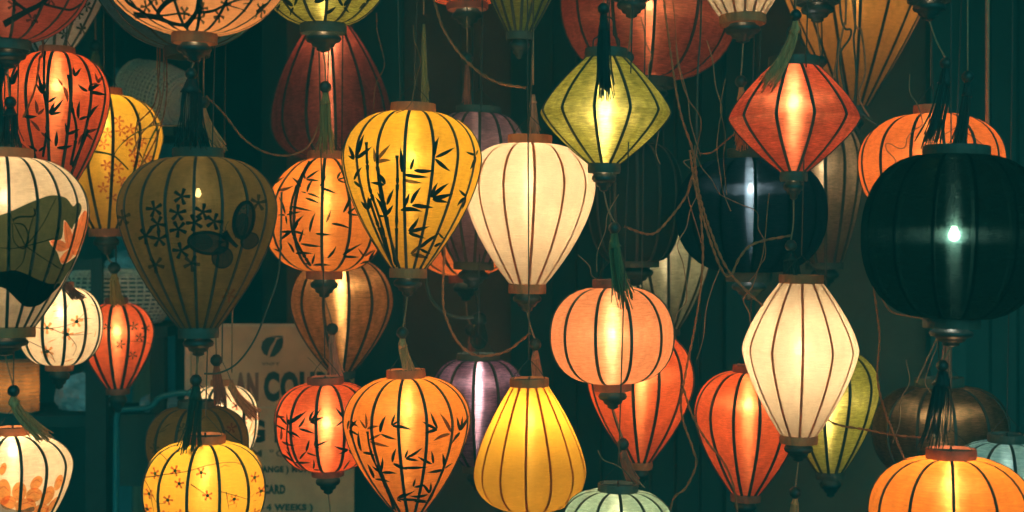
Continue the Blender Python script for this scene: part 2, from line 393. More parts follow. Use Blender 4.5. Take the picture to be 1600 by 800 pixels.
LA[14] = LN('olive green diamond lantern with dark ribs hanging in front of a big red lantern', 944, 2.66, 90, 257, 176, 103, 32, 24, 12, -8.4, 'diamond', F['olive'], 0.9, rim='rim_dark', tassel=(0, 356, 478, 'green', 18, 12, 16), handle=True)
LA[15] = LN('red diamond lantern with dark ribs hanging above the navy lantern', 1240, 2.70, 103, 270, 186, 102, 38, 20, 11, -15, 'diamond', F['red'], 0.8, by=162, rim='rim_dark', tassel=(0, 384, 468, 'black', -4, 14, 4), handle=True)
LA[22] = LN('pale pink barrel lantern with a bright streak and black ribs', 957, 2.78, 449, 598, 524, 97, 28, 28, 11, -15, 'round', F['pink'], 1.0, rim='rim_red', tassel=(0, 694, 760, 'red', 15, 8, 14))
LA[23] = LN('plain cream white spindle lantern tapering at both ends', 1248, 2.66, 441, 681, 546, 90, 33, 28, 12, 2, 'spindle', F['white'], 0.86, rib='rib_brown', tassel=(0, 770, 830, 'beige', -4, 8, -4), rib_out=-0.35, ribw=4.2)
LA[33] = LN('plain yellow pear-shaped lantern, narrow at the top and wide at the bottom', 829, 2.72, 602, 796, 738, 89, 29, 28, 14, -4.5, (1.5, 1, 2.1, 2.1), F['yellow2'], 0.85, by=660, rib_out=-0.35, ribw=4.2, rib='rib_brown')
LA[35] = LN('orange balloon lantern painted with black bamboo leaves, touching the pear-shaped yellow one', 640, 2.80, 590, 798, 658, 99, 29, 26, 14, -7.5, 'balloon', F['orange'], 1.0, by=640)
LA[36] = LN('small red-orange round lantern with black bamboo leaves in front of the printed sign', 512, 3.02, 599, 733, 662, 82, 27, 24, 12, -11, 'round', F['scarlet'], 1.0, rim='rim_red', tassel=(0, 830, 900, 'black'))
LA[30] = LN('big orange pumpkin lantern with black ribs under the bottle green lantern', 1487, 2.45, 716, 905, 806, 126, 37, 34, 12, 1.4, 'round', F['orange'], 1.1, rim='rim_red', by=762)
LA[8] = LN('big dark olive balloon lantern painted with blossoms and a butterfly', 310, 2.50, 247, 513, 328, 123, 38, 30, 18, -3.3, 'balloon', F['darkolive'], 0.16, by=303, br=.006, rim='rim_dark', tassel=(0, 594, 712, 'darkgreen', -4, 12, -10))
LA[5] = LN('big cream lantern painted with a dark lotus leaf and an orange lotus', 8, 2.45, 248, 512, 330, 127, 42, 44, 20, 3, 'balloon', F['white2'], 0.5, by=310, tassel=(0, 611, 690, 'beige', 12, 11, 45))
LA[6] = LN('wide peach lantern painted with dark blossoming branches', 304, 2.42, -170, 53, -62, 150, 45, 34, 18, 4, (2.2, 2.1, 2.0, 1.7), F['peach'], 0.62, tassel=(0, 116, 228, 'black', -4, 20, 0), bulb=0)
LA[1] = LN('dim brick red lantern painted with a dark branch above the scarlet bamboo lantern', 12, 2.45, -170, 64, -55, 132, 45, 34, 16, 6, (2.2, 2.1, 2.0, 1.6), F['brick'], 0.22, rim='rim_dark', tassel=(0, 160, 232, 'black', 2, 14, 0), bulb=0)
LA[44] = LN('yellow round lantern painted with red-petalled blossoms below the dim olive lantern', 318, 2.55, 691, 835, 764, 96, 30, 28, 12, -16, 'round', F['yellow2'], 0.85, by=742)
LA[42] = LN('cream lantern painted with orange lotus petals beneath the lotus leaf lantern', 18, 2.60, 679, 860, 728, 91, 24, 24, 14, 8, 'balloon', F['white2'], 0.8, by=706)
LA[32] = LN('pale teal lantern with a red tassel spilling over its rim', 962, 2.60, 767, 900, 826, 90, 30, 28, 13, 4, 'round', F['teal'], 0.8, rim='rim_dark')
LA[20] = LN('large bottle green lantern, nearly black, with a cross of light', 1487, 2.40, 243, 498, 368, 142, 50, 42, 14, 13, 'round', F['bottle'], 0.8, rim='rim_dark', rib='black', tassel=(0, 572, 700, 'black', -12, 18, -10), by=368, lc=(.95, 1, .85), bulb=70, br=.010, rib_out=-0.35)
LA[39] = LN('olive lantern with leaf print whose green tassel hangs over the orange bamboo lantern', 505, 2.80, -150, 38, -60, 110, 40, 35, 14, 4, (2.2, 2.1, 1.9, 1.6), F['olive'], 1.0, rim='rim_dark', tassel=(0, 136, 236, 'olive', 3, 10, 0), bulb=0)
LA[17] = LN('cream lantern with narrow ribs and a thin beige tassel beside the red diamond lantern', 1160, 2.85, -190, 26, -110, 95, 35, 35, 16, 6, 'balloon', F['white'], .75, rib='rib_brown', tassel=(0, 128, 232, 'beige', -5, 8, -2), rib_out=-0.35, ribw=4.2)
LA[9] = LN('orange round lantern with fine black bamboo leaves partly behind the yellow bamboo lantern', 507, 3.12, 249, 424, 345, 97, 28, 27, 14, -3, (1.9, 1.5, 2.2, 1.9), F['orange'], 0.9, tassel=(0, 514, 592, 'pink', 13, 8, 6), by=315)
LA[3] = LN('scarlet lantern painted with black bamboo beside the yellow blossom lantern', 84, 2.98, 84, 300, 150, 81, 26, 24, 15, -8.6, 'balloon', F['scarlet'], 0.85, by=135, bulb=22)
LA[4] = LN('yellow lantern painted with red blossoms below a woven basket', 166, 3.40, 150, 358, 212, 88, 26, 25, 13, 8, (2, 2, 1.5, 1.0), F['yellow'], 0.7, by=193, tassel=(0, 419, 478, 'yellow', 11, 9, 4))
LA[12] = LN('dim mauve lantern with a dark rim behind the white balloon lantern', 740, 3.25, 178, 411, 262, 84, 34, 30, 15, 3, 'balloon', F['mauve'], 0.22, rim='rim_dark')
LA[13] = LN('orange lantern mostly hidden behind the mauve lantern', 727, 3.62, 285, 430, 372, 90, 26, 25, 13, 4, 'onion', F['orange2'], 0.55, rim='rim_red', tassel=(0, 516, 560, 'red', 6, 5))
LA[16] = LN('huge dim red lantern behind the olive green diamond lantern', 1012, 3.45, -110, 122, 0, 140, 40, 40, 13, 4, 'round', F['red'], 0.22, rim='rim_dark', by=10)
LA[18] = LN('amber cone lantern with loose wires hanging in front of it', 1335, 3.70, -130, 168, -40, 122, 40, 20, 15, 4, (2, 2, 1.25, 1), F['amber'], 0.4, rim='rim_dark')
LA[19] = LN('orange pumpkin lantern rising behind the bottle green lantern', 1455, 2.98, 179, 345, 252, 111, 25, 26, 14, 10, 'round', F['orange2'], 0.9, by=245)
LA[21] = LN('navy blue round lantern with a small bright streak', 1171, 3.10, 248, 425, 332, 119, 36, 34, 14, 4, 'round', F['navy'], 0.9, rib='black', rim='rim_dark', by=296, lc=(1, .95, .9), bulb=50, br=.008, rib_out=-0.35)
LA[26] = LN('red-orange balloon lantern half hidden behind the pale pink barrel lantern', 1001, 3.14, 520, 722, 592, 84, 26, 17, 13, -8, 'balloon', F['scarlet'], 0.95, by=590)
LA[27] = LN('scarlet balloon lantern partly behind the cream spindle lantern', 1165, 3.06, 581, 772, 648, 84, 24, 22, 13, -15, 'balloon', F['scarlet'], 0.85, by=633, rim='rim_red')
LA[28] = LN('green-yellow balloon lantern behind the cream spindle lantern', 1297, 3.20, 548, 738, 604, 79, 24, 21, 12, 24, 'balloon', F['olive'], 1.2, rim='rim_dark', by=625)
LA[29] = LN('dark brown barrel lantern with a dull gleam behind black tassels', 1472, 3.15, 604, 748, 672, 106, 36, 34, 12, 12, 'round', F['gold'], 0.07, rim='rim_dark', by=652)
LA[31] = LN('pale blue lantern behind the big orange pumpkin lantern', 1572, 2.95, 690, 850, 770, 95, 28, 28, 12, 8, 'round', F['teal'], 0.3, rim='rim_dark', lc=(.75, .95, 1))
LA[34] = LN('dark purple lantern with a white streak behind the pear-shaped yellow lantern', 746, 3.20, 562, 728, 625, 76, 32, 22, 12, -6, 'balloon', F['purple'], 0.45, rim='rim_dark', by=600, lc=(1, .85, .7))
LA[37] = LN('amber brown balloon lantern with a gold streak below the orange bamboo lantern', 533, 3.42, 405, 580, 472, 81, 24, 20, 13, 8, 'balloon', F['brown'], 0.55, rim='rim_dark', by=448)
LA[38] = LN('tall wine red lantern, dim below and lit at its top', 520, 3.66, 20, 246, 190, 95, 18, 40, 13, 4, 'drop', F['wine'], 0.42, rim='rim_dark', by=72, bulb=20)
LA[40] = LN('white round lantern with a thin blossom twig beside the small scarlet lantern', 93, 3.20, 449, 570, 508, 64, 18, 20, 12, 6, 'round', F['white2'], 1.1, by=490)
LA[41] = LN('small scarlet lantern topped by a yellow tassel', 184, 3.62, 474, 607, 520, 57, 16, 17, 12, -12, 'balloon', F['scarlet'], 0.75, rim='rim_red', by=519, bulb=30)
LA[43] = LN('dim olive round lantern with faint flowers above the yellow blossom lantern', 308, 2.95, 636, 752, 690, 79, 28, 26, 13, 4, 'round', F['darkolive'], 0.10, rim='rim_dark', bulb=0)
LA[45] = LN('white blossom lantern peeking out behind the dim olive lantern', 346, 3.30, 603, 725, 655, 57, 16, 16, 12, 6, 'round', F['white2'], 1.0)
LA[46] = LN('scarlet lantern with a red rim hanging high above the yellow bamboo lantern', 730, 3.25, -150, 5, -70, 80, 26, 31, 13, 4, 'round', F['scarlet'], 0.9, rim='rim_red')
LA[47] = LN('dim yellow ribbed lantern high above the white balloon lantern', 812, 3.05, -190, 52, -90, 82, 26, 20, 16, 4, (2, 2, 1.3, 1), F['olive'], 0.14, rim='rim_dark', bulb=0)
LA[2] = LN('grey white lantern printed with dark blossoms behind the brick red lantern', 82, 3.40, -120, 84, -40, 88, 26, 26, 13, 4, (2, 2, 1.4, 1), F['greyflower'], 0.03, rim='rim_dark', bulb=0)
LA[7] = LN('unlit blue lantern behind the wide peach lantern', 292, 2.90, -150, 74, -60, 146, 40, 34, 16, 4, (2.2, 2.1, 2.0, 1.6), F['blue'], 0.02, rim='rim_dark', bulb=0, fin=False)
LA[24] = LN('pale celadon lantern behind the navy lantern', 1043, 3.62, 330, 515, 385, 72, 22, 18, 13, 4, 'balloon', F['celadon'], 0.2, rim='rim_dark')
LA[25] = LN('dim cream lantern with dark rim behind the navy lantern', 1288, 3.55, 190, 412, 262, 62, 24, 28, 13, 4, 'balloon', F['dullcream'], 0.05, rim='rim_dark')
LA[54] = LN('unlit black lantern between the white balloon and the navy lantern', 992, 3.38, 226, 408, 300, 74, 30, 36, 13, 4, 'round', F['blackcloth'], 0.0, rim='rim_dark', bulb=0)
# lanterns of the row above, of which only the turned base reaches into view
LA[51] = LN('black lantern base with a cord above the olive green diamond lantern', 987, 2.88, -190, -12, -100, 90, 28, 29, 13, 4, 'balloon', F['olive'], 0.2, rim='rim_dark', tassel=(0, 90, 130, 'black', -4, 4))
LA[52] = LN('stepped black lantern base above the red diamond lantern', 1277, 3.05, -190, -5, -100, 90, 28, 32, 13, 4, 'balloon', F['wine'], 0.2, rim='rim_dark', tassel=(0, 97, 140, 'black', 5, 4))
LA[53] = LN('black lantern base with black tassels above the orange pumpkin lantern', 1452, 2.62, -190, -8, -100, 90, 28, 32, 13, 4, 'balloon', F['navy'], 0.2, rim='rim_dark', tassel=(0, 100, 238, 'black', 26, 14, -22))
for i, a in enumerate(PLACED):
    for b_ in PLACED[:i]:
        ka, kb = KW * a[2] / 1600, KW * b_[2] / 1600
        za0, za1 = (400 - a[4]) * ka, (400 - a[3]) * ka; zb0, zb1 = (400 - b_[4]) * kb, (400 - b_[3]) * kb
        if min(za1, zb1) - max(za0, zb0) < 0.02: continue
        dx = (a[1] - 800) * ka - (b_[1] - 800) * kb; dist = math.hypot(dx, a[2] - b_[2])
        if dist < (a[5] * ka + b_[5] * kb) * 0.98: print('NEAR', a[0][:30], '|', b_[0][:30], round(dist - a[5] * ka - b_[5] * kb, 3))

# ------------------------------------------------------------------ paintings on the silk
INK = solid('ink', (0.014, 0.02, 0.018), 0.8, 0.3, 60, spec=.1)

def paint(name, c, tr=0.75):
    # dye on silk: it filters the light that comes through the cloth behind it
    m, t, out = new_mat(name); tc = N(t, 'ShaderNodeTexCoord'); f = noise(t, tc.outputs['Object'], 70, 4, .65); s_ = ramp(t, f, .72, 1.12); cc = vmath(t, 'SCALE', c[:3], None, s_)
    a = N(t, 'ShaderNodeBsdfTransparent'); t.links.new(cc, a.inputs[0]); b = N(t, 'ShaderNodeBsdfDiffuse'); t.links.new(vmath(t, 'SCALE', cc, None, .15), b.inputs[0]); ad = N(t, 'ShaderNodeAddShader')
    t.links.new(a.outputs[0], ad.inputs[0]); t.links.new(b.outputs[0], ad.inputs[1]); t.links.new(ad.outputs[0], out.inputs['Surface']); return m
PT = {'ink': INK, 'ink2': paint('thin_ink', (0.16, 0.12, 0.09)), 'brown': paint('brown_ink', (0.30, 0.18, 0.12)), 'leafgreen': paint('lotus_leaf_green', (0.085, 0.115, 0.06)), 'leafdark': paint('lotus_leaf_dark', (0.012, 0.022, 0.02)), 'lotus': paint('lotus_orange', (0.95, 0.33, 0.12)),
      'drop': paint('dew_cream', (0.98, 0.95, 0.9)), 'blossom': paint('blossom_red', (0.70, 0.22, 0.12)), 'petal': paint('petal_orange', (0.95, 0.45, 0.14)),
      'grey': paint('petal_grey', (0.35, 0.36, 0.40)), 'olive': paint('leaf_olive', (0.16, 0.17, 0.12)), 'faint': paint('faint_white', (0.50, 0.46, 0.32), .5), 'wing': paint('wing_olive', (0.26, 0.22, 0.18))}

class Brush:
    """coordinates (u, v) of a close-up: pixel = (ox + u / s, oy + v / s)"""
    def __init__(s, lan, ox, oy, sc_): s.L, s.ox, s.oy, s.s = lan, ox, oy, sc_; s.seed = 0
    def w(s, p): return (s.ox + p[0] / s.s, s.oy + p[1] / s.s)
    def strip(s, mb, pts, wid, lift):             # pts in photo px, wid(t) in px
        n = len(pts); vs = []; fs = []
        for i, (x, y) in enumerate(pts):
            x0, y0 = pts[max(0, i - 1)]; x1, y1 = pts[min(n - 1, i + 1)]; dx, dy = x1 - x0, y1 - y0; q = math.hypot(dx, dy) or 1
            h = wid(i / (n - 1)) / 2; vs.append(s.L.surf(x - dy / q * h, y + dx / q * h, lift)); vs.append(s.L.surf(x + dy / q * h, y - dx / q * h, lift))
        for i in range(n - 1): fs.append((2 * i, 2 * i + 2, 2 * i + 3, 2 * i + 1))
        mb.add(vs, fs)
    def leaf(s, mb, a, b, wd, lift=1.3, bend=0.06):
        dx, dy = b[0] - a[0], b[1] - a[1]; pts = []
        for i in range(8):
            t = .08 + .92 * i / 7; c = bend * math.sin(t * math.pi); pts.append((a[0] + dx * t - dy * c, a[1] + dy * t + dx * c))
        s.strip(mb, pts, lambda t: wd * (0.10 * (1 - t) + 1.6 * (t + .02) ** .75 * (1 - t) ** 1.15), lift)
    def leaves(s, data, wd=4.6, mat='ink', name='painted_leaves'):
        for row in data:
            rng = random.Random(s.seed); s.seed += 1; mb = MB(); a = s.w(row[0])
            for tip in row[1:]:
                b = s.w(tip); l = math.hypot(b[0] - a[0], b[1] - a[1]); s.leaf(mb, a, b, wd * min(1.25, .45 + l / 34) * rng.uniform(.85, 1.15), 1.3 + rng.random() * .3, rng.uniform(-.08, .08))
            mb.build(name, PT['ink2' if mat == 'ink' and rng.random() < .15 else mat], s.L.root)
    def line(s, pts, wd, mat='ink', name='painted_branch', taper=.5, lift=1.2, nodes=False):
        pp = [tuple(v)[:2] for v in spline([(x, y, 0) for x, y in (s.w(p) for p in pts)], 8)]; mb = MB()
        if nodes:
            k = 9
            for i in range(0, len(pp) - 2, k):
                seg = pp[i:i + k + 1]
                if len(seg) > 2: s.strip(mb, seg, lambda t: wd * (.55 if t > .95 else 1.2 if t < .12 or t > .85 else .85), lift)
        else: s.strip(mb, pp, lambda t: wd * (1 - (1 - taper) * t), lift)
        mb.build(name, PT[mat], s.L.root)
    def flower(s, c, r, mat='blossom', rot=0.0, n=5, core=None, name='painted_flower', thick=.36):
        c = s.w(c); mb = MB()
        for i in range(n):
            a = rot + i * 6.283 / n; b = (c[0] + r * math.cos(a), c[1] + r * math.sin(a)); pts = [(c[0] + (b[0] - c[0]) * t, c[1] + (b[1] - c[1]) * t) for t in (.12, .3, .5, .7, .85, .96, 1)]
            s.strip(mb, pts, lambda t: r * thick * 2 * (.35 + .75 * t) * math.sqrt(max(0, 1 - t ** 4)) + .3, 1.2 + i * .04)
        o = mb.build(name, PT[mat], s.L.root)
        if core:
            mb = MB(); q = max(1.2, r * core); mb.add([s.L.surf(c[0] + q * math.cos(a), c[1] + q * math.sin(a), 1.7) for a in [i * .785 for i in range(8)]], [tuple(range(8))]); mb.build('painted_core', INK, o)
    def poly(s, outline, mat, name, lift=1.2, step=7.0, smooth=3):
        pp = [s.w(p) for p in outline]
        if smooth:
            ext = [pp[-1]] + pp + [pp[0], pp[1]]; sp = [tuple(v)[:2] for v in spline([(x, y, 0) for x, y in ext], smooth)]; pp = sp[smooth:-smooth - 1]
        xs = [p[0] for p in pp]; ys = [p[1] for p in pp]; n = len(pp); V = [Vector(p) for p in pp]; E = [(i, (i + 1) % n) for i in range(n)]
        def inside(x, y):
            c = False
            for i in range(n):
                (x0, y0), (x1, y1) = pp[i], pp[(i + 1) % n]
                if (y0 > y) != (y1 > y) and x < (x1 - x0) * (y - y0) / (y1 - y0) + x0: c = not c
            return c
        y = min(ys) + step / 2
        while y < max(ys):
            x = min(xs) + step / 2
            while x < max(xs):
                if inside(x, y): V.append(Vector((x, y)))
                x += step
            y += step
        r = delaunay_2d_cdt(V, E, [list(range(n))], 1, 1e-4)
        mb = MB(); mb.add([s.L.surf(v.x, v.y, lift) for v in r[0]], [tuple(f) for f in r[2]]); mb.build(name, PT[mat], s.L.root)
    def ell(s, c, rx, ry, rot, mat, name, lift=1.2, step=6.0):
        a = R(rot); s.poly([(c[0] + rx * math.cos(t) * math.cos(a) - ry * math.sin(t) * math.sin(a), c[1] + rx * math.cos(t) * math.sin(a) + ry * math.sin(t) * math.cos(a)) for t in [i * .3927 for i in range(16)]], mat, name, lift, step, 2)

B = Brush(LA[10], 520, 170, 2.963)
B.leaves([((100, 258), (62, 190), (60, 235), (135, 140), (175, 200)), ((187, 275), (180, 205), (255, 190), (260, 262)), ((447, 245), (467, 150), (540, 190), (525, 300)), ((640, 215), (590, 205), (655, 185), (612, 285)),
          ((345, 305), (362, 245)), ((355, 302), (450, 300)), ((310, 322), (300, 200), (428, 330)), ((308, 345), (400, 356)), ((440, 425), (470, 350), (520, 350), (540, 395), (520, 436)), ((350, 455), (395, 375), (455, 462)), ((600, 405), (565, 375), (560, 450), (585, 462)),
          ((340, 575), (390, 505), (440, 545), (425, 600)), ((395, 645), (450, 590), (490, 570), (450, 670)), ((355, 675), (395, 630), (440, 690)), ((480, 575), (510, 600)), ((460, 635), (495, 615)), ((90, 350), (130, 290), (140, 385)), ((238, 372), (198, 315), (168, 360)),
          ((245, 462), (275, 385), (200, 400)), ((240, 508), (275, 455), (190, 420), (200, 500)), ((165, 482), (160, 420), (125, 440)), ((320, 470), (345, 400)), ((300, 480), (405, 482))], 9.0)
for p in ([(145, 180), (152, 270), (165, 380), (215, 520), (275, 725)], [(200, 290), (240, 480), (292, 725)], [(285, 240), (290, 350), (290, 500), (297, 735)], [(165, 430), (205, 540), (262, 690)]): B.line(p, 4.6, nodes=True, name='painted_stalk')
B = Brush(LA[35], 530, 570, 3.477)
B.leaves([((75, 320), (120, 265), (130, 350), (90, 370)), ((170, 310), (165, 225), (130, 260), (240, 290)), ((240, 330), (275, 235), (330, 360)), ((300, 290), (325, 225), (410, 315), (350, 262)), ((545, 322), (460, 270), (505, 225), (470, 335)), ((612, 350), (555, 235), (515, 380)),
          ((665, 350), (645, 265), (680, 268), (720, 270), (610, 410), (640, 385)), ((180, 370), (290, 400), (250, 330)), ((140, 440), (125, 320), (220, 450)), ((300, 490), (325, 405), (380, 530)), ((365, 465), (385, 415), (462, 408), (440, 480)), ((340, 515), (310, 490), (490, 520)), ((515, 510), (505, 430), (430, 455)),
          ((570, 545), (565, 450), (480, 550), (545, 585), (625, 520)), ((240, 545), (250, 455), (190, 510), (325, 548)), ((200, 590), (165, 500), (290, 600)), ((405, 632), (420, 580), (470, 620)), ((490, 682), (445, 610), (500, 610), (380, 680)), ((315, 702), (370, 660), (420, 650), (490, 725), (345, 720)), ((480, 735), (520, 650), (400, 720)), ((80, 270), (60, 330), (125, 300))], 7.4)
for p in ([(175, 320), (190, 430), (250, 600), (312, 780)], [(225, 500), (262, 620), (300, 770)]): B.line(p, 4, nodes=True, name='painted_stalk')
B = Brush(LA[9], 400, 240, 4.0)
B.leaves([((305, 182), (298, 140), (390, 120), (390, 190)), ((390, 230), (430, 150), (500, 270)), ((495, 180), (525, 120), (560, 200), (550, 160)), ((315, 268), (280, 255), (352, 178), (400, 300)), ((300, 295), (395, 330)), ((530, 390), (578, 260)), ((555, 385), (615, 345), (640, 395)), ((430, 450), (462, 365)), ((455, 450), (585, 480)),
          ((335, 512), (372, 380)), ((365, 510), (465, 516)), ((440, 660), (497, 580)), ((530, 640), (580, 590), (660, 560), (640, 645)), ((665, 645), (625, 590), (740, 600)), ((220, 345), (350, 375)), ((235, 497), (270, 440), (302, 400), (150, 560), (150, 500), (310, 520)), ((275, 570), (300, 480), (415, 587)), ((245, 632), (200, 560)), ((245, 630), (360, 630)),
          ((350, 700), (370, 625), (300, 690), (470, 700)), ((160, 620), (168, 570), (110, 600)), ((190, 402), (145, 280), (140, 400), (200, 460), (290, 380)), ((115, 205), (182, 158)), ((130, 247), (238, 220)), ((125, 510), (108, 450)), ((285, 235), (220, 165)), ((700, 670), (740, 600), (640, 690))], 6.4)
B.line([(330, 60), (265, 200), (225, 340), (230, 480), (280, 600), (345, 705)], 4.5, nodes=True, name='painted_stalk')
B = Brush(LA[36], 415, 570, 4.0)
B.leaves([((155, 335), (90, 280), (150, 260), (240, 260), (272, 245)), ((215, 350), (265, 275), (320, 380)), ((285, 310), (320, 240), (360, 230), (378, 280), (340, 330)), ((145, 367), (70, 340), (230, 410), (200, 412)), ((500, 300), (445, 230), (440, 345), (500, 258)), ((105, 440), (110, 350), (200, 455)), ((260, 497), (285, 415), (330, 520)),
          ((310, 462), (330, 390), (400, 425), (350, 472)), ((220, 550), (268, 488)), ((520, 490), (430, 460), (455, 515), (540, 530)), ((185, 572), (80, 510), (130, 490), (290, 565), (210, 612)), ((300, 617), (305, 540), (350, 620)), ((480, 640), (570, 640), (530, 560)), ((80, 300), (90, 250), (140, 290))], 6.4)
B.line([(160, 300), (145, 450), (190, 580), (262, 645)], 3.5, nodes=True, name='painted_stalk')
B = Brush(LA[3], 0, 70, 4.0)
B.leaves([((440, 232), (430, 165), (480, 165)), ((582, 252), (530, 270), (560, 180), (612, 190)), ((522, 312), (460, 275), (530, 260), (640, 310), (600, 250)), ((375, 292), (342, 248), (402, 392)), ((262, 352), (215, 280), (230, 220)), ((230, 472), (215, 380), (272, 430)), ((300, 472), (330, 390), (380, 370), (372, 450)), ((250, 572), (190, 500), (322, 632)),
          ((470, 490), (475, 370), (530, 460)), ((515, 490), (590, 380)), ((402, 582), (482, 540), (390, 510)), ((340, 662), (442, 640), (345, 560)), ((240, 690), (180, 650), (290, 650)), ((505, 560), (470, 640), (562, 600), (590, 520)), ((90, 292), (60, 240), (112, 190), (40, 200)), ((150, 482), (232, 480)), ((290, 400), (340, 360), (250, 300))], 8.4)
for p in ([(262, 60), (266, 300), (290, 520), (268, 720)], [(405, 220), (425, 400), (460, 560), (430, 760)], [(530, 540), (440, 770)]): B.line(p, 4.5, nodes=True, name='painted_stalk')
def ring(B, c, rx, ry, rot, wd):
    a = R(rot); B.line([(c[0] + rx * math.cos(t) * math.cos(a) - ry * math.sin(t) * math.sin(a), c[1] + rx * math.cos(t) * math.sin(a) + ry * math.sin(t) * math.cos(a)) for t in [i * .3491 for i in range(19)]], wd, 'ink', 'wing_border', 1, 1.9)
B = Brush(LA[8], 180, 230, 2.665)
for i, (x, y, m_) in enumerate([(283, 222, 0), (178, 270, 0), (190, 330, 0), (195, 388, 0), (145, 375, 0), (268, 287, 0), (270, 350, 0), (365, 283, 0), (333, 325, 0), (408, 320, 0), (280, 435, 0), (320, 485, 1), (50, 300, 1), (182, 490, 1), (585, 240, 1)]):
    B.flower((x, y), 13, 'ink' if m_ == 0 else 'wing', i * .7, core=.22, thick=.27)
B.ell((385, 405), 78, 44, 6, 'wing', 'butterfly_wing'); ring(B, (385, 405), 76, 42, 6, 4.5); B.ell((360, 400), 44, 33, 6, 'wing', 'butterfly_wing_field', 1.7)
for a in ((330, 395), (335, 410), (345, 425), (365, 432), (350, 382)): B.line([(450, 400), a], 1.0, name='wing_vein', lift=2.0)
for a in ((505, 300), (515, 290), (528, 300), (535, 320)): B.line([(490, 385), a], 1.0, name='wing_vein', lift=2.0)
B.ell((525, 312), 40, 74, 12, 'wing', 'butterfly_wing'); ring(B, (525, 312), 38, 72, 12, 6); B.ell((512, 335), 28, 52, 12, 'wing', 'butterfly_wing_field', 1.7)
B.ell((440, 462), 42, 44, 20, 'wing', 'butterfly_wing'); B.ell((548, 395), 40, 32, -30, 'wing', 'butterfly_wing'); ring(B, (440, 462), 40, 42, 20, 2.2); ring(B, (548, 395), 38, 30, -30, 2)
B.line([(448, 360), (468, 388), (500, 420)], 10, name='butterfly_body'); B.line([(450, 362), (430, 340), (428, 320)], 1.2, name='butterfly_antenna'); B.line([(452, 360), (455, 335), (465, 318)], 1.2, name='butterfly_antenna'); B.flower((470, 615), 12, 'petal', .4, thick=.2)
for a in ((400, 490), (440, 502), (470, 490)): B.line([(445, 430), a], 1.2, name='wing_vein', lift=1.9)
for i in range(5): B.flower((510 + i * 13, 262 + abs(i - 2) ** 2 * 4), 2.0, 'faint', 0, name='wing_spot', thick=.5)
B = Brush(LA[5], 0, 230, 2.667)
B.poly([(-250, 300), (-120, 250), (-40, 300), (0, 300), (50, 280), (110, 250), (150, 232), (195, 215), (235, 216), (262, 226), (285, 255), (300, 238), (318, 246), (318, 276), (288, 330), (278, 348), (256, 318), (246, 316), (244, 360), (234, 392), (190, 399), (222, 444), (232, 472), (244, 492), (278, 474), (302, 456), (292, 486), (270, 520), (240, 572), (200, 612), (158, 655), (100, 664), (55, 622), (20, 588), (-40, 575), (-180, 560)], 'leafgreen', 'painted_lotus_leaf')
B.poly([(-200, 500), (0, 520), (62, 516), (130, 546), (190, 571), (240, 573), (200, 612), (158, 655), (100, 664), (55, 622), (20, 588), (-40, 576), (-180, 560)], 'leafdark', 'painted_leaf_fold', 1.6)
for p in ([(268, 430), (250, 390), (248, 318), (272, 345), (285, 395), (275, 430)], [(275, 432), (285, 350), (332, 268), (350, 300), (345, 360), (310, 425)], [(262, 430), (225, 440), (192, 400), (235, 395), (262, 415)], [(264, 432), (232, 470), (245, 488), (275, 470), (290, 440)], [(280, 438), (320, 425), (352, 370), (335, 420), (300, 455)]):
    B.poly(p, 'lotus', 'painted_petal', 1.7, 6)
for p in (((250, 320), (266, 425)), ((332, 272), (285, 420)), ((195, 400), (258, 428)), ((242, 485), (268, 440)), ((345, 350), (290, 430))): B.line(p, 0.9, 'blossom', 'petal_vein', lift=2.1)
B.line([(50, 320), (75, 305), (130, 300), (130, 270)], 3, 'leafdark', 'leaf_curl', lift=1.7)
for p in ([(100, 420), (60, 340), (40, 290)], [(100, 420), (120, 330), (150, 240)], [(100, 420), (165, 330), (215, 225)], [(100, 420), (170, 400), (230, 380)], [(100, 420), (170, 470), (250, 520)], [(100, 420), (90, 480), (60, 516)], [(100, 420), (40, 430), (-30, 420)]): B.line(p, 1.6, 'leafdark', 'leaf_vein', lift=1.7)
B.line([(50, 330), (55, 400), (90, 430), (110, 390), (95, 340), (60, 330)], 1.6, 'leafdark', 'leaf_curl', lift=1.7, taper=1)
B = Brush(LA[6], 150, 0, 5.33)
for p, wd in (([(960, -40), (880, 10), (790, 50), (640, 95), (560, 150), (530, 195)], 11), ([(755, 262), (830, 180), (860, 60), (940, -20)], 7), ([(330, 170), (520, 210), (650, 248), (775, 262)], 6), ([(230, 0), (290, 90), (400, 160), (440, 185)], 5), ([(835, 180), (960, 160), (1060, 110), (1180, 60), (1300, 40)], 4), ([(540, 0), (560, 90), (590, 130)], 3), ([(440, 185), (560, 200), (700, 190), (800, 200)], 3), ([(1060, 110), (1200, 125)], 2), ([(1310, 150), (1330, 100), (1400, 40)], 3)): B.line(p, wd)
for i, (x, y) in enumerate([(515, 90), (440, 140), (740, 182), (880, 150), (862, 215), (1010, 186), (1062, 110), (640, 5), (1350, 95)]): B.flower((x, y), 8.5, 'olive', i * .8, core=.22, thick=.28)
B.leaves([((870, 95), (940, 70)), ((1080, 60), (1155, 30)), ((1090, 45), (1120, 5)), ((1200, 60), (1265, 20)), ((1190, 90), (1270, 70)), ((1180, 122), (1230, 135)), ((1290, 170), (1320, 140))], 4, 'olive')
B = Brush(LA[44], 215, 600, 4.0)
for p in ([(40, 562), (160, 520), (300, 490), (460, 450), (590, 450), (650, 480)], [(50, 570), (130, 680), (185, 682)], [(490, 600), (600, 640), (680, 676)], [(90, 650), (120, 790)], [(330, 560), (430, 628)], [(130, 410), (190, 440)], [(540, 610), (560, 720)], [(350, 760), (430, 790)]): B.line(p, 1.6, 'brown')
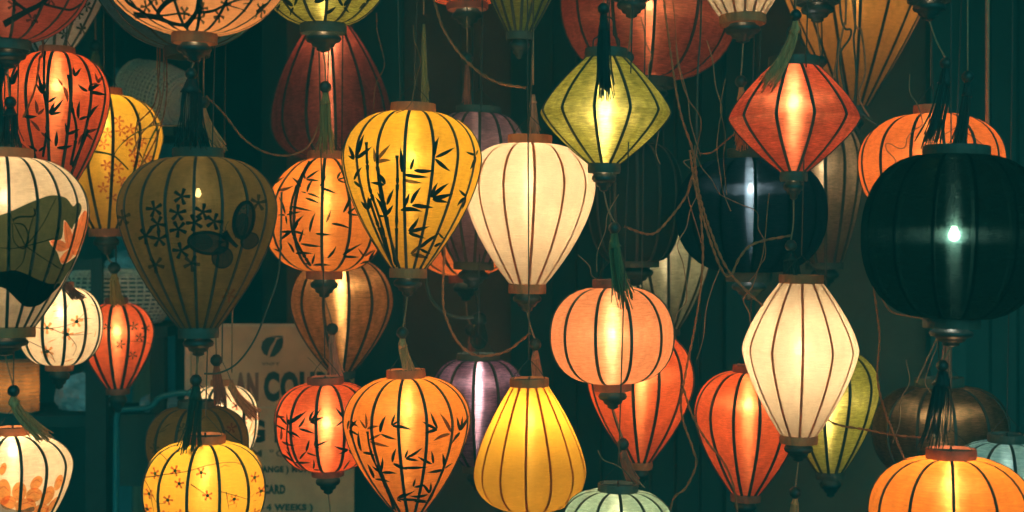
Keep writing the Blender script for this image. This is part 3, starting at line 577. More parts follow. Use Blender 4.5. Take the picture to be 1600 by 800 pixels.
for i, (x, y) in enumerate([(235, 490), (115, 520), (262, 560), (390, 495), (430, 628), (195, 662), (183, 758), (270, 742), (80, 645), (70, 745), (715, 552), (758, 645), (722, 775), (590, 660)]): B.flower((x, y), 8, 'blossom' if i < 13 else 'petal', i * .5, core=.32, thick=.25)
B.leaves([((500, 470), (540, 455)), ((520, 455), (575, 470)), ((545, 700), (590, 690)), ((560, 650), (600, 690)), ((530, 740), (590, 745)), ((560, 620), (540, 660)), ((600, 720), (610, 680)), ((690, 665), (720, 640)), ((700, 690), (740, 700))], 3, 'petal')
B = Brush(LA[42], 0, 650, 5.33)
for i, (x, y, a, b_, r_) in enumerate([(280, 500, 42, 62, 30), (150, 560, 55, 80, 0), (30, 560, 55, 110, 0), (25, 370, 24, 48, 15), (455, 525, 30, 66, 15), (262, 600, 62, 62, 0), (370, 620, 52, 82, 20), (410, 712, 26, 80, 38), (200, 690, 80, 70, 0), (70, 650, 60, 60, 0), (320, 745, 60, 60, 30), (-90, 560, 60, 90, -10), (150, 790, 120, 50, 0)]):
    B.ell((x, y), a, b_, r_, 'petal', 'painted_petal', 1.2 + i * .05); B.line([(x - a * .7, y - b_ * .1), (x, y - b_ * .45), (x + a * .7, y - b_ * .1)], 1.2, 'lotus', 'petal_vein', lift=2.1, taper=1)
B.poly([(-20, 640), (60, 690), (150, 720), (260, 700), (250, 750), (140, 780), (20, 760), (-40, 700)], 'grey', 'painted_calyx', 2.0)
B = Brush(LA[4], 0, 70, 4.0)
for p, wd in (([(985, 500), (920, 640), (870, 770)], 3), ([(520, 680), (640, 690), (720, 715), (800, 790)], 4), ([(1000, 490), (830, 580), (735, 670), (700, 750)], 2), ([(870, 440), (850, 520), (880, 600), (990, 580)], 1.5)): B.line(p, wd, 'ink')
B.leaves([((600, 570), (570, 770)), ((560, 690), (500, 790)), ((590, 690), (610, 560))], 12, 'olive')
for i, (x, y) in enumerate([(745, 500), (680, 575), (757, 560), (657, 640), (815, 545), (800, 620), (880, 620), (830, 690), (845, 745), (670, 765), (740, 782), (920, 710), (690, 840), (760, 860), (800, 920), (650, 900), (700, 960)]): B.flower((x, y), 8.5, 'blossom', i * .9, thick=.24)
B = Brush(LA[40], 0, 440, 4.446)
for p in ([(230, 305), (340, 312), (460, 290), (520, 260), (592, 180)], [(185, 392), (340, 468), (385, 550)], [(350, 310), (470, 355), (625, 350)], [(460, 350), (520, 432), (500, 500)], [(440, 200), (470, 140)], [(525, 250), (615, 246)]): B.line(p, 1.5, 'brown')
for i, (x, y) in enumerate([(330, 308), (520, 266), (335, 470), (460, 352)]): B.flower((x, y), 9.5, 'petal', i * .7 + .3, core=.3, thick=.25)
B.leaves([((360, 165), (395, 140)), ((360, 195), (410, 190)), ((370, 245), (405, 240)), ((330, 410), (400, 380)), ((350, 500), (390, 550)), ((500, 350), (580, 330)), ((490, 440), (510, 400)), ((640, 380), (650, 330)), ((200, 470), (240, 455)), ((610, 150), (640, 170)), ((440, 545), (510, 520)), ((350, 150), (385, 125))], 3.2, 'petal')
B = Brush(LA[45], 215, 600, 4.0)
for i, (x, y) in enumerate([(700, 160), (655, 215), (610, 120)]): B.flower((x, y), 7, 'blossom', i * .7, core=.3, thick=.25)
B.leaves([((690, 300), (715, 210)), ((700, 320), (735, 240))], 4, 'petal')
B = Brush(LA[43], 215, 600, 4.0)
for i, (x, y, m_) in enumerate([(285, 240, 'faint'), (580, 255, 'blossom'), (120, 370, 'faint'), (430, 300, 'faint')]): B.flower((x, y), 8, m_, i, thick=.25)
B.line([(110, 350), (130, 290), (200, 220)], 1.3, 'faint'); B.line([(540, 260), (640, 350)], 2); B.leaves([((180, 235), (225, 210)), ((150, 270), (195, 240))], 3, 'faint')
B = Brush(LA[1], 0, 0, 2.963)
for p, wd in (([(20, 145), (110, 95), (180, 55), (260, -20)], 9), ([(120, 90), (60, 50), (40, 0)], 5), ([(180, 55), (300, 60), (360, 20)], 4)): B.line(p, wd)
for i, (x, y) in enumerate([(60, 70), (220, 35), (140, 120)]): B.flower((x, y), 9, 'brown', i * .8, thick=.25)
B = Brush(LA[39], 400, 0, 2.963)
B.leaves([((180, 60), (130, 20), (210, 10), (160, 90)), ((270, 50), (300, 5), (340, 30)), ((400, 60), (450, 20), (430, 80), (370, 20)), ((500, 30), (540, 5), (470, 60)), ((120, 40), (90, 70)), ((320, 90), (370, 60)), ((330, 20), (385, -10))], 8)
B = Brush(LA[2], 60, 0, 4.0)
for i, (x, y) in enumerate([(240, 110), (155, 235), (290, 60), (190, 150), (260, 190)]): B.flower((x, y), 8, 'ink', i * .8, thick=.24)
B = Brush(LA[41], 0, 440, 4.446)
for i, (x, y) in enumerate([(840, 420), (930, 300), (920, 500), (970, 380), (1010, 320), (760, 300)]): B.flower((x, y), 7, 'olive', i * .8, thick=.25)
B.line([(880, 400), (980, 410), (1060, 440)], 1.5, 'brown')

# ------------------------------------------------------------------ cables and loose tassels
def cable(label, pts, d, twisted=True, mat='twine', wd=1.7, group=None, name='twisted_cable', cat='cable'):
    k = KW * (d if isinstance(d, (int, float)) else d[0]) / 1600
    ds = [d] * len(pts) if isinstance(d, (int, float)) else d
    pp = spline([P(x, y, e) for (x, y), e in zip(pts, ds)], 14); mb = MB()
    if twisted:
        # walk along by arc length
        L = [0]
        for i in range(1, len(pp)): L.append(L[-1] + (pp[i] - pp[i - 1]).length)
        n = max(24, int(L[-1] / (3.2 * k))); out = []; j = 0
        for i in range(n + 1):
            t = L[-1] * i / n
            while j < len(L) - 2 and L[j + 1] < t: j += 1
            f = (t - L[j]) / max(1e-9, L[j + 1] - L[j]); out.append((pp[j].lerp(pp[j + 1], f), (pp[j + 1] - pp[j]).normalized(), t))
        for ph in (0, math.pi):
            q = []
            for p, tn, t in out:
                a = tn.cross(Vector((0, 1, 0))); a = a.normalized() if a.length > 1e-4 else Vector((1, 0, 0)); b_ = tn.cross(a)
                w_ = t / (15 * k) * math.pi + ph + math.sin(t / (60 * k)) * 1.2; q.append(p + (a * math.cos(w_) + b_ * math.sin(w_)) * wd * .62 * k)
            mb.tube(q, wd * .62 * k, 5)
    else: mb.tube(pp, wd * k, 6)
    return tag(mb.build(name, M[mat], None), label, cat, group)

cable('twisted brown flex running down past the olive diamond and navy lanterns', [(1032, -420), (1035, -60), (1045, 60), (1062, 170), (1082, 235), (1092, 300), (1112, 365), (1140, 425), (1192, 478)], [2.9, 2.9, 2.9, 2.9, 2.88, 2.8, 2.72, 2.68, 2.66])
cable('brown flex looping upwards in front of the navy lantern', [(1078, 235), (1088, 300), (1108, 370), (1128, 422), (1142, 430), (1156, 402), (1180, 380), (1236, 368)], [2.87, 2.79, 2.71, 2.66, 2.65, 2.66, 2.68, 2.7])
cable('flex swinging from the knot towards the green tassel', [(1086, 262), (1074, 302), (1046, 342), (1018, 366), (976, 354)], [2.84, 2.83, 2.80, 2.76, 2.68])
cable('long twisted flex drooping between the two scarlet balloon lanterns', [(1084, 240), (1092, 310), (1098, 380), (1096, 440), (1086, 510), (1072, 580), (1064, 640), (1082, 700), (1088, 725), (1072, 762), (1050, 786), (1035, 880)], 2.85)
cable('thin brown flex crossing the front of a scarlet balloon lantern', [(1066, 600), (1082, 650), (1105, 690), (1132, 725), (1148, 770), (1158, 860)], 2.82, wd=1.6)
cable('orange twisted flex beside the green-yellow balloon lantern', [(1362, 430), (1374, 520), (1371, 590), (1382, 640), (1398, 680), (1413, 716)], [2.85, 2.85, 2.82, 2.75, 2.62, 2.5])
cable('flex stretched across the green-yellow balloon lantern', [(1292, 655), (1310, 664), (1345, 670), (1400, 680), (1452, 684)], [2.9, 2.9, 2.88, 2.8, 2.72], wd=1.7)
cable('flex looped beneath the mauve lantern beside the bulb', [(700, 200), (697, 300), (694, 400), (692, 470), (702, 510), (722, 542), (750, 556), (788, 550), (812, 534), (828, 520)], [3.02, 3.02, 3.0, 2.98, 2.95, 2.95, 2.95, 2.95, 2.95, 2.95], wd=1.9)
cable('slack flex sagging beneath the scarlet lantern', [(672, -420), (674, -60), (684, 20), (705, 66), (738, 104), (775, 128), (822, 137)], [3.0, 3.0, 3.0, 3.0, 3.0, 2.97, 2.93], wd=2.0)
cable('brown flex sagging between the dark olive and orange bamboo lanterns', [(322, 150), (350, 178), (378, 214), (410, 236), (450, 243), (482, 228), (500, 190)], 2.98, wd=1.5)
cable('dark flex falling in front of the printed sign', [(440, 300), (436, 420), (418, 480), (398, 530), (372, 566), (345, 582), (320, 584)], [2.85, 2.85, 2.85, 2.85, 2.82, 2.8, 2.75], twisted=False, mat='twine_dark', wd=1.6)
cable('pale twisted flex beside the scarlet bamboo lantern', [(70, -420), (68, 40), (62, 90), (54, 140), (36, 184)], [2.75, 2.75, 2.75, 2.75, 2.72], wd=1.4)
for i, p in enumerate(([(250, 60), (248, 120), (240, 165), (214, 196), (214, 230), (232, 260)], [(256, 60), (256, 130), (246, 180), (222, 208), (206, 240)], [(260, 60), (260, 150), (250, 200), (232, 240), (212, 270)], [(246, 70), (250, 150), (240, 190), (250, 196), (300, 196)])):
    cable(['twisted brown wire curling beside the yellow blossom lantern', 'pale wire falling straight beside the yellow blossom lantern', 'twisted wire hanging lowest beside the yellow blossom lantern', 'pale wire bending outwards beside the yellow blossom lantern'][i], [(258, -420)] + p, [2.95] + [2.95, 2.98, 3.0, 3.02, 3.02, 3.02][:len(p)], i % 2 == 0, 'string' if i % 2 else 'twine', 1.2, 'wires beside the yellow blossom lantern', 'loose_wire', 'wire')
for i, p in enumerate(([(1322, -10), (1318, 40), (1304, 110), (1296, 160)], [(1312, -10), (1330, 50), (1312, 90), (1326, 160), (1350, 180)], [(1336, -10), (1334, 60), (1338, 120), (1334, 165)], [(1332, -10), (1346, 50), (1352, 110), (1342, 150), (1358, 182)], [(1310, 60), (1308, 120), (1322, 170), (1345, 210)], [(1340, 168), (1362, 190), (1400, 208), (1430, 222)])):
    cable(['pale wire slanting across the amber cone lantern', 'dark wire zigzagging across the amber cone lantern', 'dark straight wire in front of the amber cone lantern', 'pale wavy wire in front of the amber cone lantern', 'dark wire crossing below the stepped black lantern base', 'dark wire running from the amber cone to the orange pumpkin lantern'][i], ([(1325, -460)] if i < 4 else []) + p, 3.12, False, 'twine_dark' if i % 3 else 'string', 1.6, 'wires in front of the amber cone lantern', 'loose_wire', 'wire')
cable('black flex leading to the bare light bulb', [(664, 380), (666, 440), (676, 470), (694, 488), (716, 496), (740, 496)], 3.28, False, 'twine_dark', 2.6)
cable('thin flex trailing beneath the bottle green lantern', [(1368, 430), (1376, 460), (1392, 486), (1420, 494), (1446, 500), (1462, 512)], 2.9, False, 'twine', 1.5)
cable('thin flex slanting behind the black tassels', [(1468, 520), (1455, 548), (1440, 580), (1432, 598)], 2.7, False, 'string', 1.3)
cable('grey flex hanging behind the olive diamond lantern', [(1100, -420), (1096, 0), (1090, 120), (1088, 260)], 3.12, False, 'twine_dark', 1.5)
cable('slack flex tied beside the red diamond lantern', [(1092, 240), (1112, 238), (1132, 222), (1146, 210)], 2.86, True, 'twine', 1.2)

def loose_tassel(label, px, d, y_bead, y_end, c, fat=8, sway=0, y0=-460, bead=True):
    k = KW * d / 1600; b = P(px, y_bead, d); root = link('hanging_tassel', None, None, b); tag(root, label, 'tassel'); root.rotation_euler = (0, 0, -math.atan2(b.x, b.y))
    tassel_parts(root, k, (0, 0, (y_bead - y0) * k), (0, 0, 0), -(y_end - y_bead) * k, c, fat, sway, bead, seed=int(px))
loose_tassel('black tassel with bead hanging over the olive diamond lantern', 943, 2.46, 14, 152, 'black', 11, 2)
loose_tassel('lime green tassel with a dark bead beside the dark timber post', 149, 3.9, 72, 112, 'lime', 7)
loose_tassel('black tassel fringe in front of the orange pumpkin lantern', 1512, 2.66, 120, 240, 'black', 10, -12)
loose_tassel('pale tassel falling onto the red diamond lantern', 1243, 2.62, 24, 140, 'beige', 9, -42)
loose_tassel('reddish tassel above the white blossom lantern', 338, 2.86, 563, 632, 'red', 8, 8, y0=400)
loose_tassel('beige tassel sliding off the dark olive lantern', 318, 2.62, 160, 240, 'beige', 7, 26)
loose_tassel('brown tassel hanging high above the yellow bamboo lantern', 662, 3.05, 30, 168, 'olive', 4, 2, bead=False)
loose_tassel('brown tassel hanging behind the black tassels', 1482, 2.95, 505, 590, 'pink', 7, -4, y0=400)

loose_tassel('brown tassel hanging over the white balloon lantern', 833, 2.98, 140, 214, 'pink', 7, 4, bead=False)
loose_tassel('red looped tassel hanging above the mauve lantern', 730, 3.22, 92, 165, 'red', 5, 0)
loose_tassel('long beige tassel sliding over the white blossom lantern', 362, 3.12, 590, 655, 'beige', 8, 34, y0=300, bead=False)
loose_tassel('red fringe on the shoulder of the white round lantern', 104, 3.08, 432, 468, 'red', 8, 18, y0=300, bead=False)
q = MB(); k_ = KW * 3.0 / 1600; q.lathe([(.001, 0), (3.2 * k_, 0), (3.2 * k_, CEIL - P(0, 196, 3.0).z), (.001, CEIL - P(0, 196, 3.0).z)], 12)
tag(q.build('metal_rod', M['tan_rod'], None, P(1543, 196, 3.0)), 'thin metal rod hanging above the bottle green lantern', 'rod')
rs = random.Random(5)
NAMES = ['thin frayed thread dangling from the knotted flex', 'thin thread slanting behind the knotted flex', 'thin thread hanging beside the olive diamond lantern', 'thin thread curling beside the green tassel', 'thin thread trailing below the navy lantern', 'thin thread above the pale pink lantern', 'thin thread hanging past the red diamond lantern', 'thin thread trailing from the brown barrel lantern', 'thin thread curling above the pale teal lantern', 'thin looped thread above the small red-orange lantern']
for i, (x, y, x2, y2, dd) in enumerate([(1084, 225, 1072, 262, 2.8), (1050, 60, 1098, 240, 3.0), (1020, 150, 1036, 260, 3.0), (960, 300, 930, 420, 2.7), (1120, 420, 1096, 560, 2.95), (905, 400, 950, 462, 2.75), (1130, 120, 1140, 300, 2.9), (1420, 560, 1400, 690, 2.9), (930, 700, 1010, 758, 2.7), (480, 560, 530, 600, 3.0)]):
    pts = [(x + (x2 - x) * t + rs.uniform(-7, 7), y + (y2 - y) * t + rs.uniform(-5, 5)) for t in (0, .25, .5, .75, 1)]
    cable(NAMES[i], pts, dd, False, 'string', .7, None, 'loose_thread', 'thread')
KN = ['kinked thread crossing the big dim red lantern', 'kinked thread hanging beside the beige tassel', 'kinked brown thread looping over the navy lantern', 'kinked thread between the navy and celadon lanterns', 'kinked thread hanging past the cream spindle lantern', 'kinked thread dropping from the black lantern base', 'kinked thread drooping over the yellow bamboo lantern', 'kinked thread tangled above the orange pumpkin lantern', 'kinked thread beside the tall wine red lantern', 'kinked thread beneath the bottle green lantern']
for i, (pp, dd) in enumerate((([(1048, -60), (1058, 90), (1092, 190), (1078, 300), (1096, 380)], 2.95), ([(1100, 60), (1128, 170), (1118, 250), (1142, 330)], 2.9), ([(1086, 240), (1122, 300), (1180, 330), (1200, 400), (1170, 440)], 2.72), ([(1090, 300), (1060, 380), (1072, 470), (1040, 520)], 2.9), ([(1200, 300), (1190, 400), (1166, 470), (1180, 520)], 2.68), ([(1000, 30), (1020, 90), (1010, 130), (1026, 160)], 2.8), ([(648, 40), (656, 100), (640, 160), (610, 190), (585, 205)], 2.72), ([(1418, 120), (1440, 190), (1410, 230), (1380, 225), (1400, 260)], 2.8), ([(590, 20), (598, 100), (580, 190), (586, 240)], 3.3), ([(1450, 490), (1462, 540), (1446, 600), (1470, 650)], 2.62))):
    pts = []
    for j in range(len(pp) - 1):
        for t_ in (0, .33, .66): pts.append((pp[j][0] + (pp[j + 1][0] - pp[j][0]) * t_ + rs.uniform(-4.5, 4.5), pp[j][1] + (pp[j + 1][1] - pp[j][1]) * t_ + rs.uniform(-4, 4)))
    cable(KN[i], pts + [pp[-1]], dd, i % 3 == 2, 'twine' if i % 2 == 0 else 'string', .75, None, 'loose_thread', 'thread')
# ------------------------------------------------------------------ shop front behind the lanterns
M['post'] = solid('post_timber', (0.025, 0.062, 0.058), 0.7, 0.3, 12, (1, 1, 0.06), bump=0.2, spec=0.2)
M['sign'] = solid('sign_sheet', (0.86, 0.52, 0.27), 0.8, 0.22, 7, spec=0.1)
M['sign_edge'] = solid('sign_border', (0.85, 0.62, 0.38), 0.8, 0.1, 6, spec=0.1)
M['sign_ink'] = solid('sign_black_print', (0.03, 0.045, 0.042), 0.7, 0.1, 30)
M['sign_red'] = solid('sign_red_print', (0.32, 0.12, 0.07), 0.7, 0.1, 30)
M['sign_brown'] = solid('sign_brown_print', (0.20, 0.12, 0.07), 0.7, 0.1, 30)
M['blue_paint'] = solid('faded_blue_paint', (0.12, 0.42, 0.50), 0.7, 0.4, 9, (1, 1, 0.15), bump=0.2)
M['tan_wood'] = solid('tan_slat', (0.55, 0.42, 0.24), 0.7, 0.3, 12, (1, 1, 0.1))
M['blue_plastic'] = solid('blue_plastic', (0.02, 0.22, 0.26), 0.35, 0.1, 9)
M['bag'] = solid('plastic_wrap', (0.35, 0.60, 0.68), 0.28, 0.5, 12, spec=0.8, bump=0.4)
M['clay'] = solid('clay', (0.30, 0.13, 0.09), 0.8, 0.25, 9)
M['fibre'] = solid('sea_grass', (0.88, 0.84, 0.66), 0.8, 0.35, 120)
M['fibre_dark'] = solid('basket_core', (0.08, 0.13, 0.115), 0.9, 0.35, 40)
kw = KW * WY / 1600
def wx(px, y=WY): return (px - 800) * KW * y / 1600
# timber posts and boards of the wall, plaster only in two bays
for i, (a, b_) in enumerate(((556, 632), (798, 862), (1130, 1176), (1446, 1500))):
    q = MB(); q.box(wx(a), wx(b_), WY - 0.06, WY - 0.002, 0, CEIL); tag(q.build('timber_post', M['post'], None, smooth=False), ['dark timber post beside the printed sign', 'dark timber post behind the white balloon lantern', 'dark timber post behind the red diamond lantern', 'dark timber post behind the bottle green lantern'][i], 'post')
def boards(name, a, b_, n, label):
    root = link(name, None, None, (wx(a), WY, 0)); tag(root, label, 'wall panel'); x0, x1 = 0, wx(b_) - wx(a); st = (x1 - x0) / n
    q = MB(); q.box(0.004, st - 0.004, -0.03, -0.003, 0, CEIL); me = mesh('board', q.v, q.f, M['timber'], False)
    for i in range(n): o = link('board', me, root, (i * st, -0.004 * (i % 3), 0))
boards('board_panel', 862, 1130, 7, 'dark boarded wall bay behind the olive diamond and pink lanterns')
boards('board_panel', 1500, 2050, 13, 'dark boarded wall bay beside the bottle green lantern')
# recessed shop entrance on the left
q = MB(); q.box(-0.80, -0.72, WY, 6.6, 0, CEIL); struct('wall_side', q, M['timber'])
q = MB(); q.box(P(280, 0, 4.35).x, P(294, 0, 4.35).x, 4.3, 4.49, 0, CEIL); tag(q.build('timber_post', M['post'], None, smooth=False), 'dark timber door post at the side of the printed sign', 'post')
d = 5.2; q = MB(); q.box(P(112, 0, d).x, P(168, 0, d).x, d - .08, d + .08, 0, CEIL); tag(q.build('timber_post', M['post'], None, smooth=False), 'dark timber post behind the lime green tassel', 'post')
d = 6.0
root = link('plank_door', None, None, (P(165, 0, d).x, d, 0)); tag(root, 'faded blue plank door with a tan slatted strip inside the shop', 'door')
X = lambda px: P(px, 0, d).x - P(165, 0, d).x
for a, b_, mm, pr in ((165, 185, 'blue_paint', 0), (185.5, 207, 'blue_paint', .006), (244.5, 262, 'blue_paint', 0), (262.5, 284, 'blue_paint', .006)):
    q = MB(); q.box(X(a), X(b_), -pr, .03, 0.05, 2.5); q.build('plank', M[mm], root, smooth=False)
for i in range(8):
    q = MB(); a = 207.6 + i * 4.55; q.box(X(a), X(a + 4.1), -.004 * (i % 2), .03, 0.05, 2.5); q.build('slat', M['tan_wood'], root, smooth=False)
q = MB(); q.box(X(165), X(284), -.02, -.008, 1.7 + (400 - 48) * KW * d / 1600, 1.7 + (400 - 36) * KW * d / 1600); q.build('cross_rail', M['post'], root, smooth=False)
q = MB(); q.box(X(186), X(194), -.035, -.021, 1.7 + (400 - 85) * KW * d / 1600, 1.7 + (400 - 42) * KW * d / 1600); q.build('latch', M['post'], root, smooth=False)

def woven(label, centre, prof, axis_rot, n=44, wd=.0052, hoop=True):
    """basket: a thin liner with staves and wefts plaited over it"""
    root = link('woven_basket', None, None, centre); root.rotation_euler = axis_rot; tag(root, label, 'basket')
    q = MB(); q.lathe([(r * .985, z) for r, z in prof], 40); q.build('lining', M['fibre_dark'], root)
    L = [0]
    for i in range(1, len(prof)): L.append(L[-1] + math.hypot(prof[i][0] - prof[i - 1][0], prof[i][1] - prof[i - 1][1]))
    def at(t):
        for i in range(1, len(prof)):
            if t <= L[i] + 1e-9:
                f = (t - L[i - 1]) / max(1e-9, L[i] - L[i - 1]); return (prof[i - 1][0] + (prof[i][0] - prof[i - 1][0]) * f, prof[i - 1][1] + (prof[i][1] - prof[i - 1][1]) * f)
        return prof[-1]
    rows = int(L[-1] / .0125); q = MB(); q2 = MB()
    for j in range(rows + 1):
        r, z = at(L[-1] * j / rows)
        if r < .02: continue
        pts = [((r + .0022 * math.cos(i * math.pi + j * math.pi)) * Vector((math.cos(2 * math.pi * i / (2 * n)), math.sin(2 * math.pi * i / (2 * n)), 0)) + Vector((0, 0, z))) for i in range(2 * n + 1)]
        q.tube(pts, wd * .8, 4)
    o = q.build('weft', M['fibre'], root); o['kind'] = 'stuff'
    for i in range(n):
        a = 2 * math.pi * i / n; pts = []
        for j in range(rows * 2 + 1):
            r, z = at(L[-1] * j / (rows * 2)); pts.append(Vector(((r + .001) * math.cos(a), (r + .001) * math.sin(a), z)))
        q2.tube(pts, wd * .55, 4)
    o = q2.build('stave', M['fibre'], root); o['kind'] = 'stuff'
    if hoop:
        q = MB(); r, z = prof[-1]; q.tube([Vector((r * math.cos(a), r * math.sin(a), z)) for a in [2 * math.pi * i / 36 for i in range(37)]], wd * 1.5, 6); q.build('hoop', M['fibre'], root)
c = P(228, 158, 4.05)
woven('pale woven basket lying on its side above the yellow blossom lantern', c + Vector((.09, .05, 0)), [(.001, 0), (.072, .004), (.086, .025), (.092, .08), (.088, .14), (.078, .18)], (0, R(-72), R(-24)))
c = P(186, 505, 4.1)
woven('wide woven bowl basket behind the small scarlet lantern', c, [(.001, 0), (.12, .004), (.15, .05), (.163, .10), (.155, .135), (.13, .15), (.118, .152)], (0, 0, 0))
# shelves that carry the stock
root = link('display_shelf', None, None, P(150, 505, 4.1) * 1.0); root.location.z = 0; tag(root, 'dark timber display shelf carrying baskets and wrapped goods', 'shelf')
sx = root.location.x
def zpx(py, dd): return CAM_Z + (400 - py) * KW * dd / 1600
for nm, x0, x1, y0, y1, z0, z1 in (('board', -.42, .25, -.17, .2, zpx(505, 4.1) - .03, zpx(505, 4.1) - .001), ('board', -.42, .25, -.17, .2, zpx(640, 4.1) - .03, zpx(640, 4.1)), ('board', -.42, .25, -.17, .2, .55, .58),
                                   ('upright', .20, .24, .16, .20, 0, 2.3), ('upright', -.40, -.36, .16, .20, 0, 2.3), ('upright', .20, .24, -.165, -.125, 0, zpx(505, 4.1) - .031), ('upright', -.40, -.36, -.165, -.125, 0, zpx(505, 4.1) - .031), ('board', -.42, .25, -.1, .2, zpx(200, 4.1) - .03, zpx(200, 4.1))):
    q = MB(); q.box(x0, x1, y0, y1, z0, z1); q.build(nm, M['post'], root, smooth=False)
def bundle(label, px, py, dd, rx, rz, seed, mat='bag'):
    rng = random.Random(seed); q = MB(); n, m = 26, 16; k = KW * dd / 1600; vs = []; fs = []; ws = [(Vector((rng.gauss(0, 1), rng.gauss(0, 1), rng.gauss(0, 1))) * rng.uniform(2, 7), rng.uniform(0, 6.28), rng.uniform(.02, .09)) for _ in range(22)]
    for j in range(m + 1):
        th = math.pi * j / m
        for i in range(n):
            a = 2 * math.pi * i / n; v = Vector((math.sin(th) * math.cos(a), math.sin(th) * math.sin(a), math.cos(th)))
            f = 1 + sum(h * abs(math.sin(w_.dot(v) + p_)) for w_, p_, h in ws) - .45; vs.append(Vector((v.x * rx * k * f, v.y * rx * .7 * k * f, max(-.92, v.z * f) * rz * k)))
    for j in range(m):
        for i in range(n): e = (i + 1) % n; fs.append((j * n + i, (j + 1) * n + i, (j + 1) * n + e, j * n + e))
    q.add(vs, fs); tag(q.build('wrapped_bundle', M[mat], None, P(px, py, dd), smooth=False), label, 'bundle')
bundle('crumpled blue wrapped bundle behind the lotus leaf lantern', 112, 492, 4.0, 34, 13, 3)
bundle('crumpled blue wrapped bundle lying behind the bowl basket', 214, 418, 4.5, 36, 20, 4)
bundle('small crumpled blue bundle on the shelf beneath the bowl basket', 250, 630, 4.0, 24, 14, 5)
bundle('shiny blue bundle under the small scarlet lantern', 128, 618, 4.05, 30, 24, 6)
bundle('reddish cloth bundle beside the bowl basket', 84, 478, 4.2, 30, 26, 7, 'clay')
# black bracket, blue rail, a stick
d = 3.84; root = link('metal_bracket', None, None, P(152, 480, d)); tag(root, 'black metal bracket in front of the bowl basket', 'bracket'); k = KW * d / 1600
q = MB(); q.box(-9 * k, 9 * k, -.008, .008, -60 * k, 76 * k); q.build('upright', M['black'], root, smooth=False)
q = MB(); q.box(-62 * k, -9.2 * k, -.008, .008, 58 * k, 74 * k); q.build('arm', M['black'], root, smooth=False)
q = MB(); q.box(-16 * k, 16 * k, -.015, .015, -CAM_Z - (400 - 480) * k, -60.2 * k); q.build('stand', M['black'], root, smooth=False)
d = 3.82; mb = MB(); mb.tube(spline([P(180, 900, d), P(181, 700, d), P(183, 648, d), P(196, 640, d), P(228, 638, d), P(240, 632, d), P(248, 622, d), P(264, 617, d), P(292, 615, d), P(300, 640, d), P(302, 900, d)], 8), .008, 8)
root = link('bent_rail', None, None, (0, 0, 0)); tag(root, 'bent blue tube rail beside the dim olive lantern', 'rail'); mb.build('tube', M['blue_plastic'], root)
for px in (180, 302):
    q = MB(); p_ = P(px, 900, d); q.lathe([(.012, 0), (.012, p_.z + .01)], 10, (p_.x, p_.y, 0)); q.build('leg', M['post'], root)
q = MB(); q.box(P(186, 0, d).x, P(297, 0, d).x, d + .004, d + .014, P(0, 760, d).z, P(0, 648, d).z); q.build('back_panel', M['post'], root, smooth=False)

# ------------------------------------------------------------------ printed sign
SD = 3.92; ks = KW * SD / 1600
sr = link('printed_sign', None, None, (P(296, 0, SD).x, SD, 0)); tag(sr, 'cream printed course sign with a black emblem beside the timber post', 'sign')
SX = lambda px: (px - 296) * ks
q = MB(); q.box(SX(299), SX(553), 0, .012, zpx(1010, SD), zpx(511, SD)); q.build('sheet', M['sign'], sr, smooth=False)
q = MB(); q.box(SX(290), SX(298.6), -.010, .012, zpx(1010, SD), zpx(508, SD)); q.build('side_batten', M['sign_edge'], sr, smooth=False)
q = MB(); q.box(SX(299), SX(553), -.006, .013, zpx(510.8, SD), zpx(506, SD)); q.build('top_batten', M['sign_edge'], sr, smooth=False)
q = MB(); q.box(SX(299), SX(553), -.0015, -.0005, zpx(638, SD), zpx(635.5, SD)); q.build('rule', M['sign_edge'], sr, smooth=False)
for px in (312, 540):
    q = MB(); q.box(SX(px), SX(px + 8), .013, .04, 0, zpx(512, SD)); q.build('leg', M['post'], sr, smooth=False)
def text(txt, px0, py0, px1, py1, mat, bold=.02, name='lettering'):
    cu = bpy.data.curves.new('t', 'FONT'); cu.body = txt; cu.size = 1; cu.offset = bold * 1.5; cu.resolution_u = 3; cu.space_character = 1.12
    o = bpy.data.objects.new('t', cu); col.objects.link(o); dg = bpy.context.evaluated_depsgraph_get(); me = bpy.data.meshes.new_from_object(o.evaluated_get(dg)); bpy.data.objects.remove(o)
    xs = [v.co.x for v in me.vertices]; ys = [v.co.y for v in me.vertices]; x0, x1, y0, y1 = min(xs), max(xs), min(ys), max(ys)
    for v in me.vertices:
        v.co = Vector((SX(px0 + (px1 - px0) * (v.co.x - x0) / (x1 - x0)), -.001, zpx(py1 + (py0 - py1) * (v.co.y - y0) / (y1 - y0), SD)))
    me.materials.clear(); me.materials.append(M[mat]); link(name, me, sr)
text('VNFT', 409, 566, 437, 571, 'sign_brown', .02)
text('AN', 366, 582, 404, 627, 'sign_red', .04); text('COURSE', 412, 580, 552, 628, 'sign_ink', .04)
text('G POOL', 388, 655, 530, 692, 'sign_ink', .04); text('M °C', 394, 702, 446, 714, 'sign_brown', .01)
text('CHANGE ) MONEY', 392, 728, 500, 741, 'sign_ink', .04); text('CARD', 411, 757, 446, 772, 'sign_ink', .04); text('4 WEEKS )', 416, 787, 489, 801, 'sign_ink', .04)
q = MB(); q.add([(SX(402), -.001, zpx(788, SD)), (SX(402), -.001, zpx(800, SD)), (SX(413), -.001, zpx(794, SD))], [(0, 1, 2)]); q.build('arrow_mark', M['sign_ink'], sr)
def spoly(pts, mat, name, y=-.001):
    q = MB(); q.add([(SX(a), y, zpx(b_, SD)) for a, b_ in pts], [tuple(range(len(pts)))]); q.build(name, M[mat], sr)
spoly([(408, 544), (410, 534), (416, 528), (424, 526), (431, 528), (428, 534), (423, 541), (420, 548), (418, 556), (412, 553)], 'sign_ink', 'emblem')
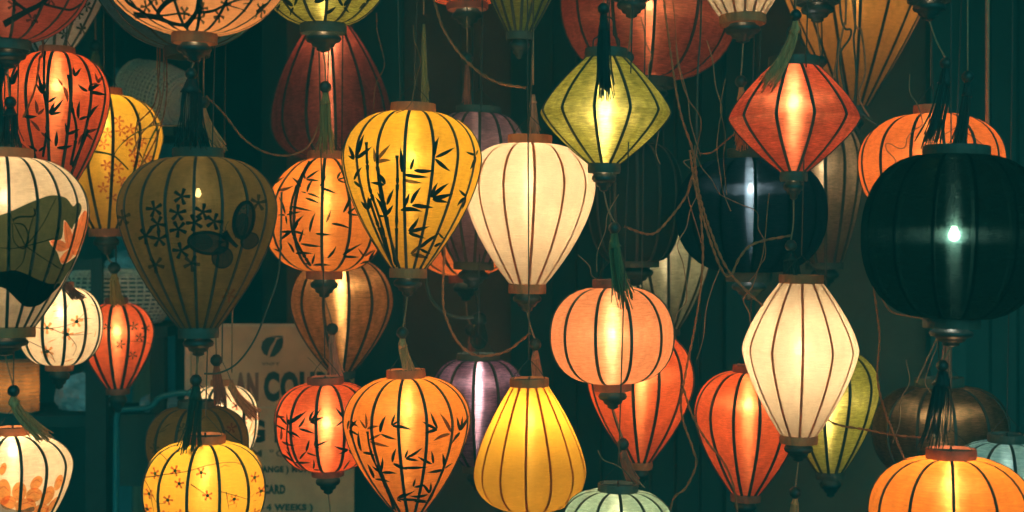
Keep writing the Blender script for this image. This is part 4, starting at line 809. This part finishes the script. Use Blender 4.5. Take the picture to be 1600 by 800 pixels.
spoly([(433, 530), (442, 526), (443, 534), (441, 543), (436, 551), (429, 557), (421, 558), (425, 548), (429, 539)], 'sign_ink', 'emblem')
spoly([(423, 525.5), (434, 524.5), (444, 525), (437, 527.5), (430, 527)], 'sign_ink', 'emblem')

# ------------------------------------------------------------------ bare bulb on a flex, woven lamp
d = 3.30; k = KW * d / 1600; b = P(748, 500, d); root = link('hanging_light_bulb', None, None, b); tag(root, 'unlit clear glass bulb in a black socket above the purple lantern', 'light bulb')
q = MB(); q.lathe([(.001, 12 * k), (7 * k, 11 * k), (12 * k, 6 * k), (13 * k, -2 * k), (11 * k, -6 * k), (.001, -6 * k)], 20); q.tube([(0, 0, 11 * k), (-6 * k, 0, 40 * k), (-10 * k, 0, 200 * k), (-10 * k, 0, CEIL - b.z)], 1.6 * k, 6); q.build('socket', M['black'], root)
m_, t, out = new_mat('clear_glass'); gl = N(t, 'ShaderNodeBsdfGlass'); gl.inputs['IOR'].default_value = 1.2; gl.inputs['Roughness'].default_value = .05; tr = N(t, 'ShaderNodeBsdfTransparent'); mx = N(t, 'ShaderNodeMixShader'); mx.inputs[0].default_value = .5; tr.inputs[0].default_value = (.55, .6, .58, 1)
t.links.new(gl.outputs[0], mx.inputs[1]); t.links.new(tr.outputs[0], mx.inputs[2]); t.links.new(mx.outputs[0], out.inputs['Surface'])
q = MB(); q.lathe([(9 * k, -6 * k), (11 * k, -14 * k), (14 * k, -26 * k), (14 * k, -34 * k), (9 * k, -43 * k), (.001, -46 * k)], 20); q.build('glass', m_, root)
d = 4.0; k = KW * d / 1600; b = P(30, 642, d); root = link('woven_lamp', None, None, b); tag(root, 'amber woven cylinder lamp behind the lotus petal lantern', 'lamp')
q = MB(); q.lathe([(30 * k, 0), (30 * k, 78 * k)], 28); q.build('shade', fabric('woven_raffia', (0.85, 0.42, 0.12), wrinkle=.7, sv=0, sh=0), root)
L_ = bpy.data.lights.new('lamp', 'POINT'); L_.energy = .22; L_.color = (1, .62, .29); L_.shadow_soft_size = .02; link('lamp', L_, root, (0, 0, 39 * k))
for j in range(0, 79, 6):
    q = MB(); q.tube([Vector((30.6 * k * math.cos(a), 30.6 * k * math.sin(a), j * k)) for a in [2 * math.pi * i / 28 for i in range(29)]], .7 * k, 4); q.build('hoop', M['tan_wood'], root)
q = MB(); q.box(-32 * k, 32 * k, -32 * k, 32 * k, -b.z, -1 * k); q.build('stand', M['post'], root, smooth=False)

# ------------------------------------------------------------------ teal volume added to lift the blacks
q = MB(); q.box(-12, 12, -12, 12, -1, 3.6); veil_o = q.build('added_veil', None, None, smooth=False); veil_o['kind'] = 'stuff'
hm, t, out = new_mat('black_lift_volume'); pv = N(t, 'ShaderNodeVolumePrincipled'); pv.inputs['Color'].default_value = VEIL_C; pv.inputs['Density'].default_value = VEIL_D; pv.inputs['Anisotropy'].default_value = 0.0
t.links.new(pv.outputs[0], out.inputs['Volume']); veil_o.data.materials.append(hm)
tag(veil_o, 'thin teal veil volume added to lift the blacks', 'added_veil')
